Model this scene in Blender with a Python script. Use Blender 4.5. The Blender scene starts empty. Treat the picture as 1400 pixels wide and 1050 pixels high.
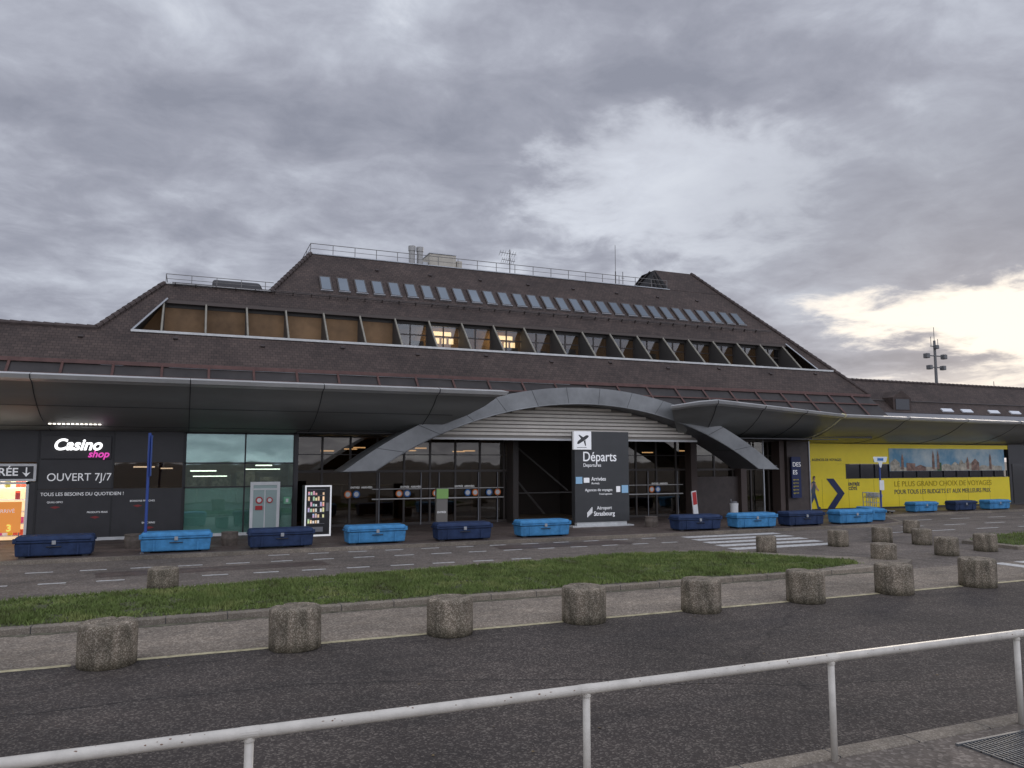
import bpy, math, random
from mathutils import Vector, Matrix
random.seed(7)
R=math.radians
scene=bpy.context.scene
COL=scene.collection
scene.view_settings.view_transform='Standard'
scene.view_settings.look='None'
scene.view_settings.exposure=0

# ------------------------------------------------------------ materials
def nn(nt,t,**kw):
    n=nt.nodes.new(t)
    for k,v in kw.items(): setattr(n,k,v)
    return n
def c4(c): return (c[0],c[1],c[2],1)
MATS={}
def mat(name,col,rough=.7,metal=0,var=.0,vscale=3,bump=0,bscale=20,emis=None,estr=1,spec=.5,col2=None,streak=None):
    if name in MATS: return MATS[name]
    m=bpy.data.materials.new(name); m.use_nodes=True
    nt=m.node_tree; b=nt.nodes['Principled BSDF']
    b.inputs['Base Color'].default_value=c4(col); b.inputs['Roughness'].default_value=rough
    b.inputs['Metallic'].default_value=metal; b.inputs['Specular IOR Level'].default_value=spec
    tc=nn(nt,'ShaderNodeTexCoord'); vec=tc.outputs['Object']
    if streak:
        mp=nn(nt,'ShaderNodeMapping'); mp.inputs['Scale'].default_value=streak
        nt.links.new(vec,mp.inputs['Vector']); vec=mp.outputs['Vector']
    if var>0 or col2:
        n=nn(nt,'ShaderNodeTexNoise'); n.inputs['Scale'].default_value=vscale; n.inputs['Detail'].default_value=5
        n.inputs['Roughness'].default_value=.65
        nt.links.new(vec,n.inputs['Vector'])
        r=nn(nt,'ShaderNodeValToRGB'); r.color_ramp.elements[0].position=.32; r.color_ramp.elements[1].position=.68
        a=[x*(1-var) for x in col]; bb=col2 if col2 else [min(1,x*(1+var)) for x in col]
        r.color_ramp.elements[0].color=c4(a); r.color_ramp.elements[1].color=c4(bb)
        nt.links.new(n.outputs['Fac'],r.inputs['Fac']); nt.links.new(r.outputs['Color'],b.inputs['Base Color'])
    if bump>0:
        n2=nn(nt,'ShaderNodeTexNoise'); n2.inputs['Scale'].default_value=bscale; n2.inputs['Detail'].default_value=4
        nt.links.new(tc.outputs['Object'],n2.inputs['Vector'])
        bp=nn(nt,'ShaderNodeBump'); bp.inputs['Strength'].default_value=bump; bp.inputs['Distance'].default_value=.02
        nt.links.new(n2.outputs['Fac'],bp.inputs['Height']); nt.links.new(bp.outputs['Normal'],b.inputs['Normal'])
    if emis:
        b.inputs['Emission Color'].default_value=c4(emis); b.inputs['Emission Strength'].default_value=estr
    MATS[name]=m; return m

def tile_mat(name,axis):
    m=bpy.data.materials.new(name); m.use_nodes=True
    nt=m.node_tree; b=nt.nodes['Principled BSDF']; b.inputs['Roughness'].default_value=.72
    b.inputs['Specular IOR Level'].default_value=.3
    tc=nn(nt,'ShaderNodeTexCoord'); s=nn(nt,'ShaderNodeSeparateXYZ'); nt.links.new(tc.outputs['Object'],s.inputs[0])
    mu=nn(nt,'ShaderNodeMath',operation='MULTIPLY'); mu.inputs[1].default_value=1.414; nt.links.new(s.outputs['Z'],mu.inputs[0])
    cb=nn(nt,'ShaderNodeCombineXYZ'); nt.links.new(s.outputs[axis],cb.inputs[0]); nt.links.new(mu.outputs[0],cb.inputs[1])
    br=nn(nt,'ShaderNodeTexBrick'); br.inputs['Scale'].default_value=1; br.inputs['Brick Width'].default_value=.19
    br.inputs['Row Height'].default_value=.155; br.inputs['Mortar Size'].default_value=.012; br.inputs['Mortar Smooth'].default_value=.5
    br.inputs['Color1'].default_value=(.082,.060,.052,1); br.inputs['Color2'].default_value=(.054,.040,.036,1); br.inputs['Mortar'].default_value=(.028,.021,.019,1)
    br.inputs['Bias'].default_value=-.1
    nt.links.new(cb.outputs[0],br.inputs['Vector'])
    n=nn(nt,'ShaderNodeTexNoise'); n.inputs['Scale'].default_value=.55; n.inputs['Detail'].default_value=8; n.inputs['Roughness'].default_value=.75
    nt.links.new(tc.outputs['Object'],n.inputs['Vector'])
    r=nn(nt,'ShaderNodeValToRGB'); r.color_ramp.elements[0].position=.3; r.color_ramp.elements[1].position=.72
    r.color_ramp.elements[0].color=(.58,.57,.55,1); r.color_ramp.elements[1].color=(1.42,1.38,1.32,1)
    nt.links.new(n.outputs['Fac'],r.inputs['Fac'])
    mx=nn(nt,'ShaderNodeMix',data_type='RGBA',blend_type='MULTIPLY'); mx.inputs['Factor'].default_value=1
    nt.links.new(br.outputs['Color'],mx.inputs['A']); nt.links.new(r.outputs['Color'],mx.inputs['B'])
    nt.links.new(mx.outputs['Result'],b.inputs['Base Color'])
    bp=nn(nt,'ShaderNodeBump'); bp.inputs['Strength'].default_value=.35; bp.inputs['Distance'].default_value=.02; bp.invert=True
    nt.links.new(br.outputs['Fac'],bp.inputs['Height']); nt.links.new(bp.outputs['Normal'],b.inputs['Normal'])
    return m
TILE=tile_mat('roof_tiles_front','X'); TILE_S=tile_mat('roof_tiles_side','Y')

def asphalt(name,base,lite,speck=.5,crack=0,patch=.25,scale=38,damp=0,fine=1,stain=0):
    m=bpy.data.materials.new(name); m.use_nodes=True
    nt=m.node_tree; b=nt.nodes['Principled BSDF']; b.inputs['Roughness'].default_value=.85; b.inputs['Specular IOR Level'].default_value=.3
    tc=nn(nt,'ShaderNodeTexCoord'); V=tc.outputs['Object']
    def noise(sc,det=5,ro=.6):
        n=nn(nt,'ShaderNodeTexNoise'); n.inputs['Scale'].default_value=sc; n.inputs['Detail'].default_value=det; n.inputs['Roughness'].default_value=ro
        nt.links.new(V,n.inputs['Vector']); return n.outputs['Fac']
    def ramp(f,p0,p1,a,c):
        r=nn(nt,'ShaderNodeValToRGB'); r.color_ramp.elements[0].position=p0; r.color_ramp.elements[1].position=p1
        r.color_ramp.elements[0].color=c4(a); r.color_ramp.elements[1].color=c4(c); nt.links.new(f,r.inputs['Fac']); return r.outputs['Color']
    def mul(a,c):
        mx=nn(nt,'ShaderNodeMix',data_type='RGBA',blend_type='MULTIPLY'); mx.inputs['Factor'].default_value=1
        nt.links.new(a,mx.inputs['A']); nt.links.new(c,mx.inputs['B']); return mx.outputs['Result']
    vo=nn(nt,'ShaderNodeTexVoronoi'); vo.inputs['Scale'].default_value=scale; nt.links.new(V,vo.inputs['Vector'])
    s=nn(nt,'ShaderNodeSeparateColor'); nt.links.new(vo.outputs['Color'],s.inputs[0])
    col=ramp(s.outputs[0],1-speck,1.0,base,lite)
    col=mul(col,ramp(noise(.35,6,.62),.3,.7,(1-patch,)*3,(1+patch,1+patch*.95,1+patch*.9)))
    col=mul(col,ramp(noise(3.1,6,.7),.3,.75,(.8,.8,.8),(1.2,1.18,1.15)))
    if fine:
        mp=nn(nt,'ShaderNodeMapping'); mp.inputs['Scale'].default_value=(.12,1.6,1); nt.links.new(V,mp.inputs['Vector'])
        ns=nn(nt,'ShaderNodeTexNoise'); ns.inputs['Scale'].default_value=1; ns.inputs['Detail'].default_value=4; nt.links.new(mp.outputs[0],ns.inputs['Vector'])
        col=mul(col,ramp(ns.outputs['Fac'],.3,.7,(.84,.84,.85),(1.14,1.12,1.1)))
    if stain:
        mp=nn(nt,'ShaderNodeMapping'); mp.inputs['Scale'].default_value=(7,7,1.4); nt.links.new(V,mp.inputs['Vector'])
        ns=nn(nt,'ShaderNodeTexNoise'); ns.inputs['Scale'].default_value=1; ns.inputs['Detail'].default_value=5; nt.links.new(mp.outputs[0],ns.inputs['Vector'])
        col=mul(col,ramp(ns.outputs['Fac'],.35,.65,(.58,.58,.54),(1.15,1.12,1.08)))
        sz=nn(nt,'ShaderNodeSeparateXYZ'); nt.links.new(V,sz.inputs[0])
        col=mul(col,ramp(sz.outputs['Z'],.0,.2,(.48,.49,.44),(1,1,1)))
    if crack:
        mp2=nn(nt,'ShaderNodeTexNoise'); mp2.inputs['Scale'].default_value=1.3; mp2.inputs['Detail'].default_value=5; nt.links.new(V,mp2.inputs['Vector'])
        ad=nn(nt,'ShaderNodeMix',data_type='VECTOR'); ad.inputs['Factor'].default_value=.35
        nt.links.new(V,ad.inputs['A']); nt.links.new(mp2.outputs['Color'],ad.inputs['B'])
        ve=nn(nt,'ShaderNodeTexVoronoi',feature='DISTANCE_TO_EDGE'); ve.inputs['Scale'].default_value=crack; nt.links.new(ad.outputs['Result'],ve.inputs['Vector'])
        col=mul(col,ramp(ve.outputs['Distance'],.0,.006,(.66,.66,.66),(1,1,1)))
    nt.links.new(col,b.inputs['Base Color'])
    bp=nn(nt,'ShaderNodeBump'); bp.inputs['Strength'].default_value=.5; bp.inputs['Distance'].default_value=.01
    nt.links.new(vo.outputs['Distance'],bp.inputs['Height']); nt.links.new(bp.outputs['Normal'],b.inputs['Normal'])
    if damp:
        nt.links.new(ramp(noise(.5,5,.6),.4,.65,(.45,)*3,(.9,)*3),b.inputs['Roughness'])
    return m
A_DARK=asphalt('asphalt_dark',(.056,.047,.042),(.17,.15,.13),.38,.22,.30,50)
A_LANE=asphalt('asphalt_worn',(.19,.16,.128),(.38,.335,.275),.5,0,.32,40)
A_ROAD=asphalt('asphalt_road',(.135,.115,.098),(.25,.22,.19),.4,.2,.26,30)
A_WALK=asphalt('asphalt_pavement',(.095,.073,.063),(.155,.13,.112),.3,0,.22,30,damp=1)
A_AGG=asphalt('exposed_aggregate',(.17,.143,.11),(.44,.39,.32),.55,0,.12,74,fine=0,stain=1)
A_KERB=asphalt('kerb_concrete',(.21,.182,.145),(.33,.295,.245),.5,0,.35,60)

def glass(name,tint,refl,rcol=(.9,.95,1),rough=.02):
    m=bpy.data.materials.new(name); m.use_nodes=True; nt=m.node_tree; nt.nodes.clear()
    o=nn(nt,'ShaderNodeOutputMaterial'); t=nn(nt,'ShaderNodeBsdfTransparent'); t.inputs[0].default_value=c4(tint)
    g=nn(nt,'ShaderNodeBsdfGlossy'); g.inputs['Color'].default_value=c4(rcol); g.inputs['Roughness'].default_value=rough
    tc=nn(nt,'ShaderNodeTexCoord'); n=nn(nt,'ShaderNodeTexNoise'); n.inputs['Scale'].default_value=.7; nt.links.new(tc.outputs['Object'],n.inputs['Vector'])
    bp=nn(nt,'ShaderNodeBump'); bp.inputs['Strength'].default_value=.08; bp.inputs['Distance'].default_value=.05
    nt.links.new(n.outputs['Fac'],bp.inputs['Height']); nt.links.new(bp.outputs['Normal'],g.inputs['Normal'])
    x=nn(nt,'ShaderNodeMixShader'); x.inputs[0].default_value=refl
    nt.links.new(t.outputs[0],x.inputs[1]); nt.links.new(g.outputs[0],x.inputs[2]); nt.links.new(x.outputs[0],o.inputs[0]); return m
G_DARK=glass('glass_dark',(.42,.37,.32),.09,(.9,.86,.78))
G_TEAL=glass('glass_teal',(.74,.84,.80),.18,(.72,.88,.86))
G_SKY=glass('glass_skylight',(.1,.1,.12),.34,(.8,.92,1))
G_UP=glass('glass_upper',(.65,.62,.58),.10)

M_BLACK=mat('black_frame',(.02,.019,.019),.45)
M_DARK=mat('dark_panel',(.036,.034,.035),.4,var=.15,vscale=1.5)
M_FRAME=mat('frame_dark_bronze',(.055,.044,.038),.4)
M_RED=mat('frame_red_brown',(.12,.058,.048),.5,var=.25)
M_METAL=mat('canopy_metal',(.27,.275,.26),.38,.3,var=.16,vscale=.6,streak=(.3,1,1))
M_NOSE=mat('canopy_nose',(.6,.6,.58),.35,.35,var=.12,vscale=1)
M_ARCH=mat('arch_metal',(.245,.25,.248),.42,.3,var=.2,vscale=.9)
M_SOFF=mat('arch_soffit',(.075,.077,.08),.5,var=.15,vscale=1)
M_SEAM=mat('panel_seam',(.04,.04,.042),.6)
M_LOUV=mat('louvre_light',(.86,.80,.70),.5,var=.08,vscale=2)
M_LOUVB=mat('louvre_backing',(.34,.31,.27),.7)
M_OCH=mat('ochre_panel',(.185,.112,.055),.7,var=.55,vscale=.45,emis=(.9,.45,.15),estr=.010)
M_FIN=mat('fin_dark',(.055,.05,.045),.6)
M_FINE=mat('fin_edge',(.27,.25,.20),.5,var=.2)
M_FLASH=mat('flashing_zinc',(.62,.62,.60),.45,.1,var=.15)
M_WHITE=mat('white_paint',(.78,.78,.76),.5,var=.05)
M_MARK=mat('road_marking',(.44,.43,.40),.75,col2=(.74,.73,.70),var=.25,vscale=9)
M_YLINE=mat('yellow_line',(.36,.31,.18),.8,col2=(.62,.55,.34),var=.3,vscale=6)
M_RAIL=mat('rail_paint',(.60,.56,.49),.42,var=.14,vscale=5,bump=.15,bscale=40)
M_RUST=mat('rust',(.2,.12,.08),.8)
M_YEL=mat('yellow_panel',(.92,.72,.02),.45,var=.06,vscale=.7)
M_NAVY=mat('navy_print',(.008,.02,.09),.5)
M_LB=mat('bench_light_blue',(.065,.245,.47),.65,var=.25,vscale=4,bump=.15,bscale=30,spec=.25)
M_NB=mat('bench_navy',(.024,.042,.098),.68,var=.3,vscale=4,bump=.15,bscale=30,spec=.25)
M_GALV=mat('galvanised',(.42,.43,.44),.4,.7,var=.1)
M_INT=mat('interior_wall',(.30,.21,.13),.8,var=.4,vscale=.5)
M_INTD=mat('interior_dark',(.07,.055,.045),.8)
M_TEALW=mat('interior_teal_blind',(.50,.66,.62),.7,var=.14,vscale=.8)
M_LAMP=mat('lamp_white',(.9,.9,.9),.5,emis=(1,.94,.82),estr=4)
M_WARM=mat('lamp_warm',(.9,.8,.6),.5,emis=(1,.72,.4),estr=3.2)
M_TXT=mat('text_white',(.85,.85,.85),.5,emis=(1,1,1),estr=.2)
M_SIGNW=mat('sign_lit_white',(.9,.9,.9),.5,emis=(1,1,1),estr=1.6)
M_PINK=mat('sign_lit_magenta',(.7,.05,.4),.5,emis=(1,.1,.6),estr=.6)
M_ORG=mat('orange',(.8,.2,.03),.5)
M_SBLUE=mat('sign_blue',(.03,.16,.45),.5)
M_POLEB=mat('pole_blue',(.03,.07,.28),.4)
M_GREEN=mat('green_sign',(.25,.45,.12),.5)
M_REDP=mat('red_print',(.50,.03,.03),.5)
M_BEIGE=mat('hvac_beige',(.50,.46,.38),.6,var=.1)
M_GREY=mat('grey_plastic',(.22,.22,.23),.5)

# ------------------------------------------------------------ mesh helpers
def empty(name,loc=(0,0,0)):
    e=bpy.data.objects.new(name,None); e.location=loc; e.empty_display_size=.3; COL.objects.link(e); return e
def mesh(name,verts,faces,m,parent=None,loc=(0,0,0),rot=(0,0,0),smooth=False,bevel=0):
    me=bpy.data.meshes.new(name); me.from_pydata([tuple(v) for v in verts],[],faces); me.update()
    if isinstance(m,(list,tuple)):
        for x in m: me.materials.append(x)
    else: me.materials.append(m)
    o=bpy.data.objects.new(name,me); COL.objects.link(o); o.location=loc; o.rotation_euler=rot
    if parent: o.parent=parent
    if smooth:
        for p in me.polygons: p.use_smooth=True
    if bevel:
        b=o.modifiers.new('b','BEVEL'); b.width=bevel; b.segments=3; b.limit_method='ANGLE'
    return o
def boxdata(x0,x1,y0,y1,z0,z1):
    v=[(x0,y0,z0),(x1,y0,z0),(x1,y1,z0),(x0,y1,z0),(x0,y0,z1),(x1,y0,z1),(x1,y1,z1),(x0,y1,z1)]
    f=[(0,3,2,1),(4,5,6,7),(0,1,5,4),(1,2,6,5),(2,3,7,6),(3,0,4,7)]
    return v,f
def boxes(name,lst,m,parent=None,bevel=0,loc=(0,0,0),rot=(0,0,0)):
    V=[];F=[]
    for b in lst:
        v,f=boxdata(*b); k=len(V); V+=v; F+=[tuple(i+k for i in q) for q in f]
    return mesh(name,V,F,m,parent,loc,rot,bevel=bevel)
def tubes(name,segs,m,parent=None,n=10,loc=(0,0,0),rot=(0,0,0),caps=True):
    V=[];F=[]
    for s in segs:
        a,b,r=Vector(s[0]),Vector(s[1]),s[2]; r2=s[3] if len(s)>3 else r
        d=(b-a).normalized(); up=Vector((0,0,1)) if abs(d.z)<.9 else Vector((1,0,0))
        e1=d.cross(up).normalized(); e2=d.cross(e1)
        k=len(V)
        for i in range(n):
            t=2*math.pi*i/n; w=e1*math.cos(t)+e2*math.sin(t)
            V.append(a+w*r); V.append(b+w*r2)
        for i in range(n):
            j=(i+1)%n; F.append((k+2*i,k+2*i+1,k+2*j+1,k+2*j))
        if caps:
            F.append(tuple(k+2*i for i in range(n))); F.append(tuple(k+2*i+1 for i in reversed(range(n))))
    return mesh(name,V,F,m,parent,loc,rot)
def disc(name,x,y,z,r,m,parent,n=20):
    return mesh(name,[(x+r*math.cos(2*math.pi*i/n),y,z+r*math.sin(2*math.pi*i/n)) for i in range(n)],[tuple(range(n))],m,parent)
def text(name,s,x,y,z,size,m,parent=None,align='LEFT',bold=0,shear=0,sx=1):
    cu=bpy.data.curves.new(name,'FONT'); cu.body=s; cu.size=size; cu.align_x=align; cu.extrude=.004; cu.offset=bold; cu.shear=shear
    cu.materials.append(m); o=bpy.data.objects.new(name,cu); COL.objects.link(o); o.location=(x,y,z); o.rotation_euler=(R(90),0,0); o.scale=(sx,1,1)
    if parent: o.parent=parent
    return o
def poly(name,pts,z,m,parent=None):
    return mesh(name,[(x,y,z) for x,y in pts],[tuple(range(len(pts)))],m,parent)
def slab(name,pts,z0,z1,m,parent=None,bevel=0):
    n=len(pts); V=[(x,y,z0) for x,y in pts]+[(x,y,z1) for x,y in pts]
    F=[tuple(range(n,2*n)),tuple(reversed(range(n)))]+[(i,(i+1)%n,n+(i+1)%n,n+i) for i in range(n)]
    return mesh(name,V,F,m,parent,bevel=bevel)

# ------------------------------------------------------------ ground
S=1500
mesh('ground',[(-S,-S,0),(S,-S,0),(S,S,0),(-S,S,0)],[(0,1,2,3)],A_ROAD)
poly('asphalt_forecourt',[(-60,5.85),(60,5.85),(60,12.34),(-60,12.34)],.004,A_DARK)
poly('service_lane',[(-60,12.34),(60,12.34),(60,14.78),(-60,14.78)],.004,A_LANE)
ln=[];x=-30
while x<19:
    L=random.uniform(1.5,5); ln.append((x,x+L)); x+=L+random.choice([0.01,.05,.3])
V=[];F=[]
for a,b in ln:
    k=len(V); V+=[(a,12.29,.008),(b,12.29,.008),(b,12.41,.008),(a,12.41,.008)]; F.append((k,k+1,k+2,k+3))
mesh('yellow_road_line',V,F,M_YLINE)
M_TAR=mat('tar_seal',(.03,.027,.025),.7,var=.2)
def wig(name,pts,w,z,m,jit=.012):
    V=[];F=[]
    for i in range(len(pts)-1):
        (xa,ya),(xb,yb)=pts[i],pts[i+1]; L=math.hypot(xb-xa,yb-ya); n=max(2,int(L/.12)); nx,ny=-(yb-ya)/L,(xb-xa)/L
        k=len(V)
        for j in range(n+1):
            t=j/n; o=random.gauss(0,jit); ww=w*random.uniform(.4,1.4)
            cx,cy=xa+(xb-xa)*t+nx*o,ya+(yb-ya)*t+ny*o
            V+=[(cx-nx*ww,cy-ny*ww,z),(cx+nx*ww,cy+ny*ww,z)]
            if j<n: F.append((k+2*j,k+2*j+2,k+2*j+3,k+2*j+1))
    return mesh(name,V,F,m)
wig('asphalt_crack',[(4.9,9.0),(5.7,8.45),(6.4,8.2),(7.2,7.75),(8.1,7.6),(9.4,7.1),(10.5,6.9),(13.5,6.6)],.008,.0075,M_TAR)
wig('asphalt_crack.001',[(-3.5,10.25),(-2.5,10.1),(-.6,10.3),(1.5,10.2),(3.1,9.7),(4.9,9.0)],.006,.0075,M_TAR)
wig('dirt_strip',[(-30,14.72),(16,14.72)],.07,.0085,mat('kerb_dirt',(.09,.085,.05),.9,col2=(.16,.15,.10),var=.4,vscale=5),.03)
def litter(name,n,x0,x1,y0,y1,z,smin,smax,m):
    V=[];F=[]
    for i in range(n):
        x=random.uniform(x0,x1); y=random.uniform(y0,y1); s=random.uniform(smin,smax); a=random.uniform(0,6.28); k=len(V)
        for t,rr in ((0,1),(1.3,.5),(2.4,.8),(3.6,.45),(4.9,.7)):
            V.append((x+s*rr*math.cos(a+t),y+s*rr*math.sin(a+t),z+random.uniform(0,.006)))
        F.append((k,k+1,k+2,k+3,k+4))
    return mesh(name,V,F,m)
litter('fallen_leaves',90,-4,14,6,14.7,.010,.012,.028,mat('leaf_litter',(.16,.11,.05),.8,var=.4,vscale=9))
litter('loose_gravel',900,-5,18,12.5,14.75,.009,.006,.016,mat('grit',(.34,.31,.26),.9,var=.3,vscale=9))
litter('loose_gravel.001',420,-4,14,5.9,12.3,.009,.004,.009,mat('grit'  ,(.34,.31,.26),.9))
# main island
ISL=[(-60,14.8),(15.6,14.8),(17.6,15.1),(18.4,15.6),(17.4,16.6),(15.2,18.9),(13.5,19.8),(11.6,19.85),(4,18.9),(-3.3,17.95),(-60,16.5)]
slab('kerb_island',ISL,-.05,.11,A_KERB,bevel=.02)
GR=[(-60,15.0),(14.2,15.02),(16.4,15.5),(16.6,16.0),(14.7,18.7),(13.3,19.55),(11.6,19.6),(4,18.65),(-3.3,17.7),(-60,16.25)]
M_SOIL=mat('grass_soil',(.07,.075,.032),.9,var=.4,vscale=5)
poly('grass_ground',GR,.114,M_SOIL)
poly('island_tip_pavement',[(14.2,14.98),(15.6,14.98),(17.5,15.25),(18.1,15.6),(17.2,16.45),(16.6,16.0),(16.4,15.5)],.114,A_LANE)
ISR=[(24.2,16.6),(60,17.6),(60,21.6),(26.5,19.6),(24.3,18.6)]
slab('kerb_island_far',ISR,-.05,.11,A_KERB,bevel=.02)
GR2=[(24.5,16.8),(60,17.8),(60,21.4),(26.6,19.4),(24.6,18.5)]
poly('grass_ground_far',GR2,.114,M_SOIL)

def grass_mat():
    m=bpy.data.materials.new('grass_blades'); m.use_nodes=True; nt=m.node_tree; b=nt.nodes['Principled BSDF']
    b.inputs['Roughness'].default_value=.75; b.inputs['Specular IOR Level'].default_value=.2
    tc=nn(nt,'ShaderNodeTexCoord')
    n=nn(nt,'ShaderNodeTexNoise'); n.inputs['Scale'].default_value=.9; n.inputs['Detail'].default_value=7; n.inputs['Roughness'].default_value=.76; nt.links.new(tc.outputs['Object'],n.inputs['Vector'])
    r=nn(nt,'ShaderNodeValToRGB'); e=r.color_ramp.elements
    e[0].position=.36; e[0].color=(.11,.12,.045,1); e[1].position=.68; e[1].color=(.25,.265,.095,1)
    x=e.new(.5); x.color=(.145,.20,.055,1)
    nt.links.new(n.outputs['Fac'],r.inputs['Fac']); nt.links.new(r.outputs['Color'],b.inputs['Base Color']); return m
M_GRASS=grass_mat()
def inside(p,poly_):
    x,y=p; c=False; n=len(poly_)
    for i in range(n):
        x1,y1=poly_[i]; x2,y2=poly_[(i+1)%n]
        if (y1>y)!=(y2>y) and x<(x2-x1)*(y-y1)/(y2-y1)+x1: c=not c
    return c
from mathutils import noise as NZ
def grass(name,pl,x0,x1,y0,y1,n,hmin,hmax):
    V=[];F=[];k=0
    for _ in range(n):
        x=random.uniform(x0,x1); y=random.uniform(y0,y1)
        if not inside((x+random.gauss(0,.06),y+random.gauss(0,.06)),pl): continue
        q=NZ.noise(Vector((x*.8,y*.8,0)))
        q2=NZ.noise(Vector((x*2.7,y*2.7,5)))
        if q2<-.28 and random.random()<.75: continue
        h=random.uniform(hmin,hmax)*(1+.6*q+.5*q2); a=random.uniform(0,6.28); w=random.uniform(.007,.015)
        dx,dy=math.cos(a)*w,math.sin(a)*w; lx,ly=random.gauss(0,.035),random.gauss(0,.035)
        V+=[(x-dx,y-dy,.112),(x+dx,y+dy,.112),(x+lx,y+ly,.114+h)]; F.append((k,k+1,k+2)); k+=3
    return mesh(name,V,F,M_GRASS)
grass('grass',GR,-5.5,17,14.95,19.7,140000,.03,.085)
grass('grass.001',GR2,24,40,16.7,21.5,25000,.05,.11)
boxes('kerb_joint',[(x,x+.012,14.796,14.99,-.01,.1125) for x in [i*1.0-12.3 for i in range(28)]],M_SEAM)

# pavement in front of terminal
SW=[(-60,24.75),(27.6,24.75),(29.3,25.4),(31.5,28.4),(33,28.8),(90,30.2),(90,34),(-60,34)]
slab('pavement',SW,-.05,.10,A_WALK)
KP=[(-60,24.6),(27.65,24.6),(29.42,25.3),(31.6,28.27),(33.05,28.66),(90,30.05),(90,30.19),(33,28.79),(31.5,28.39),(29.3,25.39),(27.6,24.74),(-60,24.74)]
slab('kerb_pavement',KP,-.05,.106,A_KERB)
def marks(name,rects,z=.004,m=M_MARK):
    V=[];F=[]
    for x0,x1,y0,y1 in rects:
        k=len(V); V+=[(x0,y0,z),(x1,y0,z),(x1,y1,z),(x0,y1,z)]; F.append((k,k+1,k+2,k+3))
    return mesh(name,V,F,m)
r=[]
for yy,x0,x1 in ((20.6,-9,9.5),(22.7,-8.4,15),(24.15,2.2,15.2)):
    x=x0
    while x<x1:
        r.append((x+random.uniform(0,.05),x+.60+random.uniform(0,.05),yy-.065,yy+.065)); x+=1.17
marks('road_dash_markings',r)
marks('zebra_crossing',[(16.0+.2*i,20.3+.2*i,20.0+i*.92,20.5+i*.92) for i in range(5)])
r=[]
for yy,x0,x1 in ((26.6,31.5,60),(24.2,28,60),(22.4,25,60)):
    x=x0
    while x<x1: r.append((x,x+1.3,yy-.07,yy+.07)); x+=2.6
marks('road_dash_markings.001',r)
marks('zebra_crossing.001',[(20.3+.9*i,20.75+.9*i,12.9,14.7) for i in range(6)],.009)
poly('asphalt_patch',[(-2.0,21.2),(3.6,21.4),(3.5,22.3),(-2.1,22.1)],.0035,A_WALK)
poly('asphalt_patch.001',[(9.2,22.9),(14.1,22.9),(14.0,24.0),(9.3,24.0)],.0035,A_WALK)

slab('kerb_near',[(-40,5.62),(40,5.62),(40,5.84),(-40,5.84)],-.05,.10,A_KERB,bevel=.02)
boxes('kerb_joint.001',[(x,x+.01,5.622,5.845,-.01,.1025) for x in [i*1.0-.4 for i in range(18)]],M_SEAM)
slab('walkway_near',[(-40,-20),(40,-20),(40,5.615),(-40,5.615)],-.05,.09,A_ROAD)
g=empty('drain_grate')
M_GRT=mat('grate_steel',(.16,.165,.17),.5,.5,var=.2)
boxes('grate_bars',[(6.9+i*.05,6.915+i*.05,4.5,5.4,.092,.11) for i in range(70)]+[(6.85,10.45,4.47,4.5,.092,.115),(6.85,10.45,5.4,5.43,.092,.115)]+[(6.9,10.4,4.5+.1*i,4.512+.1*i,.092,.106) for i in range(1,9)],M_GRT,g)

# ------------------------------------------------------------ railing
rl=empty('handrail')
segs=[((-9.8+0,5.58,1.0),(15.6,5.58,1.0),.039)]
px=[.43+2.53*i for i in range(-4,6)]
for p in px: segs.append(((p,5.58,.08),(p,5.58,.975),.03))
tubes('rail_and_posts',segs,M_RAIL,rl,16)
for o in rl.children:
    for p in o.data.polygons: p.use_smooth=len(p.vertices)==4
tubes('weld_collars',[((p-.06,5.58,1.0),(p+.06,5.58,1.0),.0405) for p in px]+[((p,5.58,.945),(p,5.58,.965),.036) for p in px],M_RAIL,rl,16)
V=[];F=[]
for i in range(110):
    x=random.uniform(-2.5,9); a=random.uniform(.1,2.4); s=random.uniform(.002,.007); k=len(V); rr=.0396
    for t in range(6):
        da=s*math.sin(t*1.047)*random.uniform(.5,1.2)/rr; dx=s*math.cos(t*1.047)*random.uniform(.7,2.2)
        V.append((x+dx,5.58-math.cos(a+da)*rr,1.0+math.sin(a+da)*rr))
    F.append(tuple(range(k,k+6)))
mesh('paint_chips',V,F,M_RUST,rl)

# ------------------------------------------------------------ concrete bollards
def bollard(x,y,r,h,z0=0,seed=0):
    rnd=random.Random(seed); n=60; V=[];F=[]
    prof=[(0.96,0),(1.0,.03),(1.0,.2),(1.0,.4),(1.0,.6),(1.0,.75),(1.0,.88),(.985,.95),(.95,.985),(.88,1.0),(.5,1.0)]
    ph=[rnd.uniform(0,6.28) for _ in range(4)]
    chips=[(rnd.uniform(0,6.28),rnd.uniform(.05,.14)) for _ in range(3)]
    for pi,(pr,pz) in enumerate(prof):
        for i in range(n):
            t=2*math.pi*i/n
            w=1+.006*math.sin(3*t+ph[0])+.004*math.sin(7*t+ph[1])+rnd.uniform(-.004,.004)
            zz=pz*h
            if pi>=6:
                for cp,cw in chips:
                    d=abs((t-cp+math.pi)%(2*math.pi)-math.pi)
                    if d<cw*2: w-=.04*(1-d/(cw*2)); zz-=.03*(1-d/(cw*2))*(h/.6)
                zz+=rnd.uniform(-.002,.002)
            V.append((r*pr*w*math.cos(t),r*pr*w*math.sin(t),zz))
    for pi in range(len(prof)-1):
        for i in range(n):
            j=(i+1)%n; F.append((pi*n+i,pi*n+j,(pi+1)*n+j,(pi+1)*n+i))
    F.append(tuple((len(prof)-1)*n+i for i in range(n)))
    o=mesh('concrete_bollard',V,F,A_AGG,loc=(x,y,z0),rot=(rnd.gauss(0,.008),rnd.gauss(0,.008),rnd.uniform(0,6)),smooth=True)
    return o
k=0
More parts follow.
